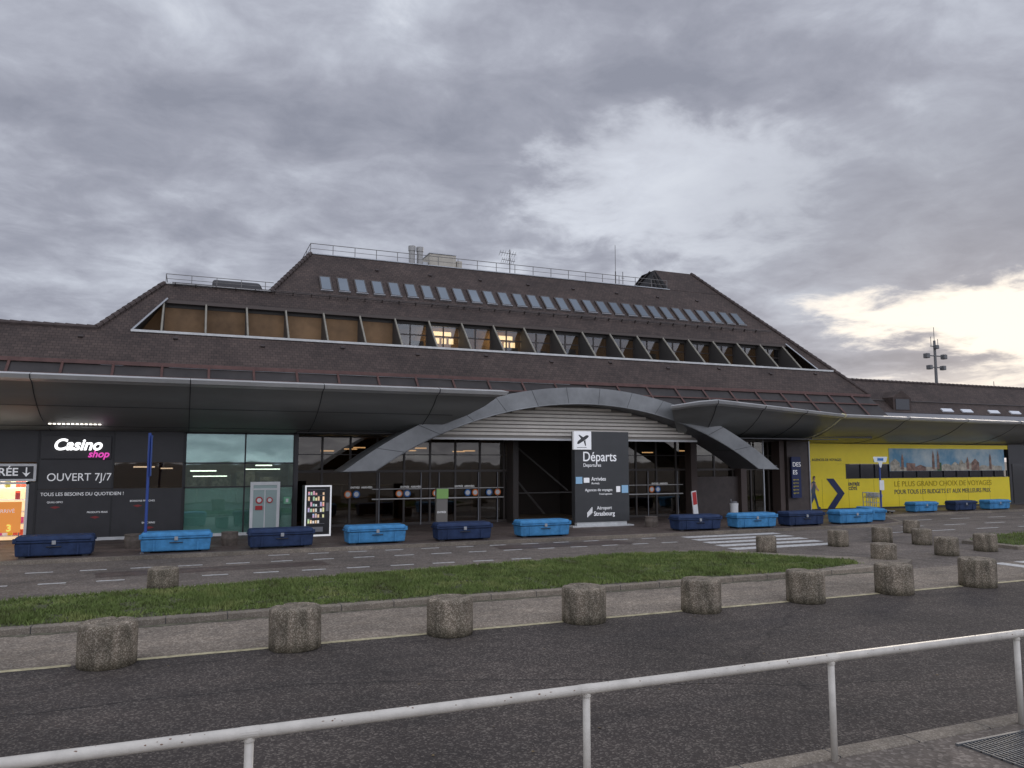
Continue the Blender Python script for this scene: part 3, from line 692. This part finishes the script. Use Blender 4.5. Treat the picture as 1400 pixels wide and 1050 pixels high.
boxes('wall_fill_right',[(22.95,25.6,31.75,31.9,.1,2.0),(28.4,29.9,31.3,31.5,.1,WZ)],mat('fill_brown',(.07,.053,.046),.55,var=.2),T)
boxes('pale_frame_right',[(27.1,27.16,31.6,31.66,.1,WZ),(25.97,28.0,31.6,31.66,2.5,2.56),(29.82,29.88,31.25,31.3,.1,WZ)],M_GALV,T)
boxes('vestibule_back',[(13.2,17.6,35.8,35.9,.1,WZ)],M_INTD,T)
boxes('vestibule_sides',[(13.2,13.25,32.1,35.8,.1,WZ),(17.55,17.6,32.1,35.8,.1,WZ)],M_INTD,T)
tubes('vestibule_bracing',[((13.4,32.3,2.2),(15.6,33.5,.3),.05),((13.4,32.2,3.6),(16.5,32.8,1.4),.04),((13.3,32.0,1.35),(17.5,32.0,1.35),.03)],mat('brace',(.13,.12,.11),.5),T,6)
boxes('interior_shell',[(-60,34,40,40.2,.1,6.2),(-60,34,32.2,40,3.86,3.9),(-60,34,32.1,40,.08,.11)],M_INT,T)
boxes('interior_side',[(33.7,34,32.6,BK,.1,6.3)],M_INTD,T)
boxes('interior_core',[(4.2,12.8,36.0,36.2,.1,2.5),(18,29,35.5,35.7,.1,2.7)],M_INTD,T)
lm=[]
for x,y,z in ((5.2,34,3.2),(6.4,35,3.3),(8.1,34.5,3.2),(9.3,35.5,3.25),(11.3,34.2,3.2),(12.2,35.3,3.25),(7.2,37,3.4),(10.4,37.5,3.4),(18.5,34.4,3.2),(20.2,35,3.2),(21.7,34.3,3.2),(24.2,34.6,3.3),(26.8,34.6,3.3)):
    lm.append((x,x+.55,y,y+.2,z,z+.05))
boxes('interior_lamps',lm,M_WARM,T)
boxes('interior_desks',[(5,8,34.3,34.8,.1,1.2),(9,11.5,35,35.5,.1,1.1),(18.5,21.5,34.6,35.2,.1,1.2)],mat('desk',(.3,.24,.18),.6),T)

# yellow advert wall
yw=empty('yellow_advertising_wall')
YB=32.5
boxes('panel_yellow',[(29.95,47.0,YB,YB+.15,.12,1.80),(29.95,33.0,YB,YB+.15,1.80,2.62),(29.95,36.9,YB,YB+.15,2.62,3.74),(36.9,47.0,YB,YB+.15,3.50,3.74),(33.0,33.6,YB+.0,YB+.15,1.805,2.615)],M_YEL,yw)
boxes('base',[(29.95,90,YB-.02,YB+.1,.1,.2)],M_DARK,yw)
boxes('joints',[(29.95+1.9*i,29.965+1.9*i,YB-.004,YB,.2,1.78) for i in range(1,9)],mat('ydark',(.35,.27,.02),.6),yw)
boxes('windows',[(33.62,36.9,YB+.05,YB+.06,1.82,2.6),(36.9,46.6,YB+.05,YB+.06,1.82,2.2)],mat('window_dark_reflect',(.02,.02,.025),.08,spec=.8),yw)
boxes('window_bars',[(33.6+1.1*i,33.66+1.1*i,YB-.01,YB+.06,1.82,2.2 if i>3 else 2.6) for i in range(13)]+[(33.6,46.7,YB-.01,YB+.06,1.80,1.83)],M_BLACK,yw)
boxes('city_photo_sky',[(36.9,46.6,YB-.03,YB,2.2,3.5)],mat('city_sky',(.10,.28,.42),.5,col2=(.55,.62,.60),vscale=.6),yw)
M_CA=mat('cityA',(.26,.16,.12),.6,var=.6,vscale=4); M_CB=mat('cityB',(.42,.38,.30),.6,var=.5,vscale=4); M_CG=mat('cityG',(.06,.12,.05),.7,var=.5,vscale=5)
x=36.95;i=0
while x<46.3:
    w=random.uniform(.35,1.0); x1=min(46.58,x+w); h=random.uniform(.12,.42); y=YB-.034-.002*(i%3); i+=1
    m_=random.choice([M_CA,M_CB,M_CB,M_CG])
    t=random.random()
    if t<.45: P=[(x,2.21),(x1,2.21),(x1,2.3+h),((x+x1)/2,2.36+h*1.5),(x,2.3+h)]
    elif t<.7: P=[(x,2.21),(x1,2.21)]+[((x+x1)/2+(x1-x)/2*math.cos(a*.5236),2.3+h*.8+h*.7*math.sin(a*.5236)) for a in range(7)]
    else: P=[(x,2.21),(x1,2.21),(x1,2.28+h),(x,2.32+h)]
    mesh('city_shape_%d'%i,[(a,y,b) for a,b in P],[tuple(range(len(P)))],m_,yw); x=x1
for i,(x,h) in enumerate(((37.8,.9),(40.3,1.1),(40.7,1.1),(43.2,.75),(45.2,.95))):
    mesh('spire_%d'%i,[(x,YB-.044,2.3),(x+.22,YB-.044,2.3),(x+.2,YB-.044,2.3+h*.7),(x+.11,YB-.044,2.3+h),(x+.02,YB-.044,2.3+h*.7)],[(0,1,2,3,4)],M_CA,yw)
text('slogan_1','LE PLUS GRAND CHOIX DE VOYAGES',37.2,YB-.01,1.33,.43,mat('slog',(.42,.30,.0),.6),yw,sx=1.12)
text('slogan_2','POUR TOUS LES BUDGETS ET AUX MEILLEURS PRIX',37.2,YB-.01,.90,.36,M_NAVY,yw,sx=.97)
def flat(nm,pts,m,y=YB-.012,par=yw): return mesh(nm,[(x,y,z) for x,z in pts],[tuple(range(len(pts)))],m,par)
flat('chevron_upper',[(32.15,1.82),(32.68,1.82),(33.45,1.0),(32.92,1.0)],M_NAVY)
flat('chevron_lower',[(32.92,1.0),(33.45,1.0),(32.68,.18),(32.15,.18)],M_NAVY)
text('entrance_label','ENTRÉE\nCÔTÉ',33.75,YB-.01,1.42,.24,M_NAVY,yw,bold=.006)
text('logo','AGENCES DE VOYAGES',31.2,YB-.01,2.78,.2,M_NAVY,yw); flat('logo_mark',[(30.9,2.95),(31.1,2.75),(30.75,2.7)],M_NAVY)
px_=31.2
def F2(nm,pts,m,y=YB-.014): return flat(nm,[(px_+a*.9,.02+b*.9) for a,b in pts],m,y)
M_SKIN=mat('skin_print',(.5,.3,.2),.6); M_JEAN=mat('jean_print',(.03,.06,.13),.6); M_SHIRT=mat('shirt_print',(.07,.09,.13),.6)
F2('traveller_back_leg',[(-.1,1.15),(.12,1.15),(.02,.75),(-.22,.42),(-.34,.22),(-.46,.26),(-.32,.5),(-.16,.8)],M_JEAN)
F2('traveller_front_leg',[(-.08,1.16),(.16,1.16),(.28,.78),(.40,.34),(.55,.28),(.54,.2),(.28,.2),(.26,.36),(.14,.72),(-.02,.95)],M_JEAN,YB-.016)
F2('traveller_torso',[(-.13,1.12),(.15,1.12),(.2,1.5),(.22,1.78),(.1,1.86),(-.04,1.84),(-.14,1.7),(-.16,1.4)],M_SHIRT,YB-.018)
F2('traveller_arm',[(-.1,1.74),(.03,1.72),(-.12,1.4),(-.28,1.12),(-.36,1.16),(-.24,1.45)],M_SKIN,YB-.02)
F2('traveller_front_arm',[(.1,1.76),(.2,1.74),(.34,1.45),(.48,1.3),(.42,1.24),(.24,1.38)],M_SKIN,YB-.022)
F2('traveller_neck',[(.04,1.82),(.12,1.82),(.13,1.92),(.05,1.92)],M_SKIN,YB-.016)
F2('traveller_head',[(.1+.1*math.cos(t*.5236),2.02+.13*math.sin(t*.5236)) for t in range(12)],M_SKIN,YB-.02)
F2('traveller_hair',[(.0,1.98),(.02,2.12),(.1,2.18),(.2,2.13),(.19,2.07),(.09,2.08),(.04,1.95)],M_BLACK,YB-.024)
F2('suitcase_print',[(-.72,.95),(-.4,.9),(-.5,.3),(-.8,.34)],M_BLACK,YB-.02)
F2('suitcase_handle_print',[(-.42,.9),(-.38,.92),(-.3,1.16),(-.34,1.16)],M_BLACK,YB-.018)
boxes('narrow_board',[(28.5,29.1,31.1,31.2,.9,3.0)],M_NAVY,yw); text('nb1','DES',28.55,31.09,2.5,.32,M_TXT,yw); text('nb2','ES',28.55,31.09,2.1,.32,M_TXT,yw)
for i in range(5): text('nb_line','agences',28.55,31.09,1.8-i*.17,.12,mat('nbt',(.6,.5,.1),.5),yw)
boxes('far_wall',[(47.05,90,YB,YB+.15,.1,3.8)],M_DARK,T)
boxes('far_wall_glass',[(47.3+2.2*i,49.2+2.2*i,YB-.03,YB-.01,.2,2.6) for i in range(8)],mat('window_far',(.06,.06,.06),.1),T)

quad('far_wing_roof',[(33.0,36.2,5.9),(130,36.2,5.9),(130,38.5,8.2),(31.5,38.5,8.2)],TILE)
quad('far_wing_back',[(31.5,38.5,8.2),(130,38.5,8.2),(130,41,5.4),(31.5,41,5.4)],TILE)
quad('far_wing_flat',[(30.5,32.5,5.0),(130,34,5.0),(130,36.3,5.9),(30.5,36.3,5.9)],M_GREY)
boxes('far_wing_wall',[(33,130,36.3,36.5,3,5.8)],M_DARK,T)
V=[(41.9,36.35,6.0),(43.5,36.35,6.0),(43.5,36.35,6.9),(42.7,36.35,7.35),(41.9,36.35,6.9),(41.9,37.3,6.9),(42.7,37.7,7.35),(43.5,37.3,6.9)]
mesh('dormer',V,[(0,1,2,3,4),(4,3,6,5),(3,2,7,6),(0,4,5),(1,7,2)],TILE_S,T)
boxes('dormer_window',[(42.1,43.3,36.32,36.345,6.1,6.8)],mat('dormer_dark',(.03,.03,.035),.2),T)
slopeboxes('wing_skylights',[(x,x+1.0,.12,.42,.0,.08,36.25,30.3) for x in (46.4,48.3,51,53.2,56,58.8,61)],mat('skylight_white',(.7,.72,.74),.3))
slopeboxes('wing_snow_guard',[(34,70,1.0,1.04,.05,.1,36.25,30.3)],M_FRAME)
ridge('ridge_tiles_far',(31.5,38.5,8.2),(100,38.5,8.2),.4)

# ------------------------------------------------------------ departures pylon
dp=empty('departures_sign')
M_PY=mat('pylon_grey',(.055,.056,.056),.35,var=.12,vscale=.8)
boxes('slab',[(14.5,17.05,28.15,28.45,.3,4.0)],M_PY,dp,.015)
boxes('base',[(14.35,17.2,28.05,28.55,.1,.16),(14.6,16.95,28.2,28.4,.16,.3)],M_FLASH,dp,.01)
boxes('icon_box',[(14.42,15.22,28.05,28.2,3.25,4.0)],M_TXT,dp,.01)
mesh('plane_icon',[(14.55,28.045,3.5),(14.62,28.045,3.47),(14.78,28.045,3.56),(14.98,28.045,3.68),(15.1,28.045,3.78),(15.08,28.045,3.84),(14.98,28.045,3.84),(14.84,28.045,3.76),(14.66,28.045,3.86),(14.62,28.045,3.84),(14.74,28.045,3.70),(14.6,28.045,3.60)],[tuple(range(12))],M_PY,dp)
mesh('plane_icon_wing',[(14.86,28.044,3.6),(14.94,28.044,3.64),(14.97,28.044,3.42),(14.93,28.044,3.40)],[(0,1,2,3)],M_PY,dp)
boxes('icon_ground_line',[(14.55,15.0,28.046,28.05,3.33,3.35)],M_PY,dp)
ty=28.14
text('departs','Départs',14.85,ty,2.78,.56,M_TXT,dp,bold=.004,sx=.88); text('departures','Departures',14.88,ty,2.55,.2,M_TXT,dp,sx=.9)
boxes('sign_blue_l',[(14.53,14.82,28.12,28.148,1.86,2.14)],mat('signb',(.35,.6,.8),.5),dp); boxes('sign_white_l',[(14.9,15.15,28.12,28.148,1.9,2.1)],M_TXT,dp)
text('arrivees','Arrivées',15.25,ty,1.98,.22,M_TXT,dp,bold=.002,sx=.9); text('arrivals','Arrivals',15.25,ty,1.83,.12,M_TXT,dp)
text('agences','Agences de voyages',14.95,ty,1.55,.16,M_TXT,dp); text('agencies','Travel agencies',15.6,ty,1.40,.10,M_TXT,dp)
boxes('sign_white_r',[(16.42,16.6,28.12,28.148,1.5,1.74)],M_TXT,dp); boxes('sign_blue_r',[(16.68,16.98,28.12,28.148,1.46,1.78)],mat('signb',(.3,.5,.7),.5),dp)
text('aero','Aéroport',15.5,ty,.80,.2,M_TXT,dp,sx=.9); text('stras','Strasbourg',15.35,ty,.55,.25,M_TXT,dp,bold=.003,sx=.9)
for i in range(5): boxes('logo_bar_%d'%i,[(15.05+.05*i,15.08+.05*i,28.13,28.148,.5+.04*i,.7+.05*i)],M_TXT,dp)

# ------------------------------------------------------------ small street things
bp_=empty('bus_stop_pole')
tubes('pole',[((-1.15,25.3,.1),(-1.15,25.3,3.62),.042)],M_POLEB,bp_,12)
boxes('blade',[(-1.10,-1.07,25.1,25.5,2.35,3.55)],M_POLEB,bp_,.004)
boxes('foot',[(-1.27,-1.03,25.18,25.42,.1,.12)],M_GREY,bp_)
rs=empty('bus_stop_sign')
tubes('pole',[((32.7,29.4,.1),(32.7,29.4,2.75),.045)],M_POLEB,rs,12)
mesh('head',[(32.2,29.33,3.0),(33.2,29.33,3.0),(33.1,29.33,2.72),(32.85,29.33,2.72),(32.75,29.33,2.45),(32.65,29.33,2.45),(32.55,29.33,2.72),(32.3,29.33,2.72)],[(0,7,6,5,4,3,2,1)],mat('head_white',(.7,.75,.75),.4),rs)
boxes('head_blue',[(32.3,33.1,29.35,29.39,2.73,2.99),(32.5,32.9,29.315,29.325,2.8,2.93)],M_SBLUE,rs); boxes('timetable',[(32.55,32.85,29.3,29.34,1.3,1.8)],M_WHITE,rs)
vm=empty('vending_machine'); 
Yv=28.3
boxes('cabinet',[(4.55,5.48,Yv,Yv+.75,.12,1.92)],M_BLACK,vm,.02)
boxes('frame_white',[(4.55,4.60,Yv-.03,Yv,.12,1.92),(5.43,5.48,Yv-.03,Yv,.12,1.92),(4.60,5.43,Yv-.03,Yv,1.87,1.92),(4.60,5.43,Yv-.03,Yv,.12,.18)],mat('vmw',(.8,.8,.8),.4,emis=(1,1,1),estr=.3),vm)
for ci,c in enumerate(cols):
    l=[]
    for sh in range(6):
        for j in range(7):
            if random.randrange(7)==ci: l.append((4.66+j*.085,4.72+j*.085,Yv-.02,Yv-.005,.58+sh*.2,.58+sh*.2+random.uniform(.07,.15)))
    c=tuple(.4*v+.2 for v in c)
    if l: boxes('cans_%d'%ci,l,mat('can%d'%ci,c,.4,emis=c,estr=.9),vm)
boxes('shelf',[(4.64,5.25,Yv-.022,Yv-.004,.56+sh*.2,.572+sh*.2) for sh in range(7)],M_GREY,vm)
boxes('keypad',[(5.29,5.39,Yv-.015,Yv-.002,1.0,1.3)],M_GREY,vm); boxes('tray',[(4.7,5.2,Yv-.015,Yv-.002,.28,.45)],M_GREY,vm)
vm.location=(-.75,0,0)
tt=empty('information_totem'); boxes('body',[(8.75,9.2,28.55,28.75,.12,1.75)],mat('totem',(.18,.165,.145),.5),tt,.01); boxes('top',[(8.75,9.22,28.53,28.549,1.35,1.72)],M_GREEN,tt); boxes('foot',[(8.7,9.25,28.45,28.85,.1,.13)],M_GREY,tt)
text('t','ENTRÉE',8.78,28.525,.8,.1,M_TXT,tt)
lb=empty('litter_bin'); tubes('drum',[((23.6,29.6,.15),(23.6,29.6,.75),.17,.19),((23.6,29.6,.75),(23.6,29.6,.82),.2)],M_WHITE,lb,18); tubes('liner',[((23.6,29.6,.82),(23.6,29.6,.9),.16,.12)],M_GREY,lb,16); tubes('post',[((23.6,29.82,.1),(23.6,29.82,1.0),.02)],M_GALV,lb,8)
ls=empty('leaning_banner'); boxes('board',[(-.16,.16,-.02,.02,0,1.35)],M_WHITE,ls,.01); boxes('band',[(-.13,.13,-.026,-.021,.75,1.3)],M_REDP,ls); boxes('foot',[(-.25,.25,-.2,.2,-.03,.0)],M_GREY,ls); ls.location=(20.6,28.4,.135); ls.rotation_euler=(0,R(-7),R(15))
def planter(x,y,r0=.27,h=.42):
    e=empty('round_planter',(x,y,.1))
    tubes('pot',[((0,0,0),(0,0,h*.55),r0*.85,r0),((0,0,h*.55),(0,0,h),r0,r0*.9),((0,0,h*.9),(0,0,h*1.02),r0*.97)],mat('planter_brown',(.13,.105,.085),.8,var=.3,vscale=8),e,20)
for x,y in ((-1.55,26.9),(1.25,26.6),(9.9,26.8),(17.5,27.2)): planter(x,y)
def trolley(x,y,rz):
    e=empty('luggage_trolley',(x,y,.1)); e.rotation_euler=(0,0,rz)
    tubes('frame',[((-.25,0,.12),(-.28,.0,1.0),.02),((.25,0,.12),(.28,0,1.0),.02),((-.28,0,1.0),(.28,0,1.0),.025),((-.26,0,.5),(.26,0,.5),.015),((-.25,0,.15),(-.18,-.85,.12),.02),((.25,0,.15),(.18,-.85,.12),.02),((-.18,-.85,.12),(.18,-.85,.12),.02),((-.22,-.3,.14),(.22,-.3,.14),.015),((-.2,-.6,.13),(.2,-.6,.13),.015),((-.27,0,.75),(.27,0,.75),.015)],M_GALV,e,8)
    tubes('wheels',[((-.26,0,.07),(-.22,0,.07),.07),((.22,0,.07),(.26,0,.07),.07),((-.02,-.8,.06),(.02,-.8,.06),.06)],M_BLACK,e,12)
    boxes('basket',[(-.2,.2,-.2,0,.8,.82),(-.2,.2,-.2,-.19,.8,.95)],M_GALV,e)
for i in range(4): trolley(33.3+i*.1,30.2+i*.33,R(10))
mp_=empty('floodlight_mast')
s=[((70.8,56,0),(70.8,56,15.2),.22,.12),((69.5,56,13.6),(72.1,56,13.6),.06),((69.8,56,12.4),(71.9,56,12.4),.06),((70.8,56,15.2),(70.8,56,16.6),.03),((70.2,56,14.6),(71.4,56,14.6),.05),((70.3,56,14.6),(70.3,56,15.6),.03),((71.3,56,14.6),(71.3,56,15.4),.03)]
tubes('mast',s,mat('mast_grey',(.16,.16,.16),.5),mp_,10)
boxes('floodlights',[(69.3,69.75,55.7,56.2,13.3,13.8),(71.8,72.25,55.7,56.2,13.3,13.8),(69.65,70.05,55.7,56.2,12.15,12.6),(71.6,72.0,55.7,56.2,12.15,12.6),(70.55,71.0,55.6,56.0,14.3,14.7)],mat('flood',(.14,.14,.14),.4),mp_,.05)
an=empty('distant_pole'); tubes('pole',[((88,62,0),(88,62,12.2),.08,.04)],M_GREY,an,6)

# ------------------------------------------------------------ world
w=bpy.data.worlds.new('World'); scene.world=w; w.use_nodes=True
nt=w.node_tree; nt.nodes.clear()
out=nn(nt,'ShaderNodeOutputWorld')
sky=nn(nt,'ShaderNodeTexSky'); sky.sky_type='NISHITA'; sky.sun_disc=False
SUN=Vector((.806,.572,.153)).normalized()
sky.sun_elevation=math.asin(SUN.z); sky.sun_rotation=math.atan2(SUN.x,SUN.y)
bg1=nn(nt,'ShaderNodeBackground'); bg1.inputs['Strength'].default_value=.003; nt.links.new(sky.outputs[0],bg1.inputs[0])
tc=nn(nt,'ShaderNodeTexCoord'); D=tc.outputs['Generated']
def M(op,a,b=None,c=None):
    n=nn(nt,'ShaderNodeMath',operation=op)
    for i,v in enumerate((a,b,c)):
        if v is None: continue
        if isinstance(v,(int,float)): n.inputs[i].default_value=v
        else: nt.links.new(v,n.inputs[i])
    return n.outputs[0]
sp=nn(nt,'ShaderNodeSeparateXYZ'); nt.links.new(D,sp.inputs[0])
zc=M('ADD',M('MAXIMUM',sp.outputs['Z'],0.0),.16)
cb=nn(nt,'ShaderNodeCombineXYZ'); nt.links.new(M('DIVIDE',sp.outputs['X'],zc),cb.inputs[0]); nt.links.new(M('DIVIDE',sp.outputs['Y'],zc),cb.inputs[1])
def wn(scale,det,ro,dist=0,off=(0,0,0),vec=None):
    mp=nn(nt,'ShaderNodeMapping'); mp.inputs['Location'].default_value=off; nt.links.new(vec or cb.outputs[0],mp.inputs['Vector'])
    n=nn(nt,'ShaderNodeTexNoise'); n.inputs['Scale'].default_value=scale; n.inputs['Detail'].default_value=det; n.inputs['Roughness'].default_value=ro; n.inputs['Distortion'].default_value=dist
    nt.links.new(mp.outputs[0],n.inputs['Vector']); return n.outputs['Fac']
n1=wn(1.3,7,.55,.2,(5.3,.9,0)); n2=wn(4.6,6,.6,.3,(7,2,3))
nz=M('ADD',M('MULTIPLY',n1,.60),M('MULTIPLY',n2,.40))
rp=nn(nt,'ShaderNodeValToRGB'); e=rp.color_ramp.elements
e[0].position=.37; e[0].color=(.27,.285,.35,1); e[1].position=.67; e[1].color=(.68,.715,.79,1)
x=e.new(.46); x.color=(.345,.36,.43,1); x=e.new(.52); x.color=(.42,.44,.515,1); x=e.new(.59); x.color=(.53,.56,.64,1)
nt.links.new(nz,rp.inputs['Fac'])
def blob(c,scl,r0,r1,namp):
    c=Vector(c).normalized()
    s=nn(nt,'ShaderNodeVectorMath',operation='SUBTRACT'); nt.links.new(D,s.inputs[0]); s.inputs[1].default_value=c
    m_=nn(nt,'ShaderNodeVectorMath',operation='MULTIPLY'); nt.links.new(s.outputs[0],m_.inputs[0]); m_.inputs[1].default_value=scl
    l=nn(nt,'ShaderNodeVectorMath',operation='LENGTH'); nt.links.new(m_.outputs[0],l.inputs[0])
    d=M('ADD',l.outputs['Value'],M('MULTIPLY',M('SUBTRACT',nz,.5),namp))
    mr=nn(nt,'ShaderNodeMapRange',interpolation_type='SMOOTHSTEP'); mr.inputs['From Min'].default_value=r0; mr.inputs['From Max'].default_value=r1
    mr.inputs['To Min'].default_value=1; mr.inputs['To Max'].default_value=0; nt.links.new(d,mr.inputs['Value']); return mr.outputs[0]
def addc(base,f,col,mode='MIX'):
    mx=nn(nt,'ShaderNodeMix',data_type='RGBA',blend_type=mode); nt.links.new(f,mx.inputs['Factor']); nt.links.new(base,mx.inputs['A']); mx.inputs['B'].default_value=c4(col); return mx.outputs['Result']
col=rp.outputs['Color']
g2=blob((.501,.782,.372),(1,1,1.8),.0,.24,-1.7)
col=addc(col,M('MULTIPLY',g2,.38),(.82,.86,.94))
gd=blob((.80,.54,.29),(1,1,2.6),.05,.42,-.6)          # darker bank above the sunset gap
col=addc(col,M('MULTIPLY',gd,.5),(.27,.29,.355))
g1=blob((.85,.53,.150),(1,1,3.1),.10,.215,-.9)
col=addc(col,g1,(1.08,.99,.88))
g3=blob((.84,.54,.075),(1,1,5),.05,.28,-.5)
col=addc(col,M('MULTIPLY',g3,.5),(.84,.79,.74))
# unseen sky overhead and behind the viewer brightened to add fill on the facade
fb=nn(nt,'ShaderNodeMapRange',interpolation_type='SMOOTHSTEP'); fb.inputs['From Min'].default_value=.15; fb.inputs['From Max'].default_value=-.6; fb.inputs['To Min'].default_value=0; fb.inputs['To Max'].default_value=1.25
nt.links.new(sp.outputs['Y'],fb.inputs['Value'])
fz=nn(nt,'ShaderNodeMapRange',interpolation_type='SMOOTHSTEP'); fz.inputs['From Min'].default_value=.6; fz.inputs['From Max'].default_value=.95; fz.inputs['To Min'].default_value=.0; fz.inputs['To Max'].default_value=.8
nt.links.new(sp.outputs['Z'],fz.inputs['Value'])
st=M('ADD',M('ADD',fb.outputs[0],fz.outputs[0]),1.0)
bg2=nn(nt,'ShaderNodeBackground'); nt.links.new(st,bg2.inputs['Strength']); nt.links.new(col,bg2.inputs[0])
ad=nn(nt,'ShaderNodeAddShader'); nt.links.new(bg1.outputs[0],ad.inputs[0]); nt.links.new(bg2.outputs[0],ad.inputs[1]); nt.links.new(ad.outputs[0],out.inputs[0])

sl=bpy.data.lights.new('sun','SUN'); sl.energy=.5; sl.angle=R(14); sl.color=(1,.86,.70)
so=bpy.data.objects.new('sun',sl); COL.objects.link(so); so.rotation_euler=(-SUN).to_track_quat('-Z','Y').to_euler()

# ------------------------------------------------------------ camera
cd=bpy.data.cameras.new('camera'); cd.lens=27; cd.sensor_width=36; cd.clip_end=5000; cd.clip_start=.05
co=bpy.data.objects.new('camera',cd); COL.objects.link(co); co.location=(0,0,2.8); co.rotation_euler=(R(90+5.7),0,R(-22.6))
scene.camera=co
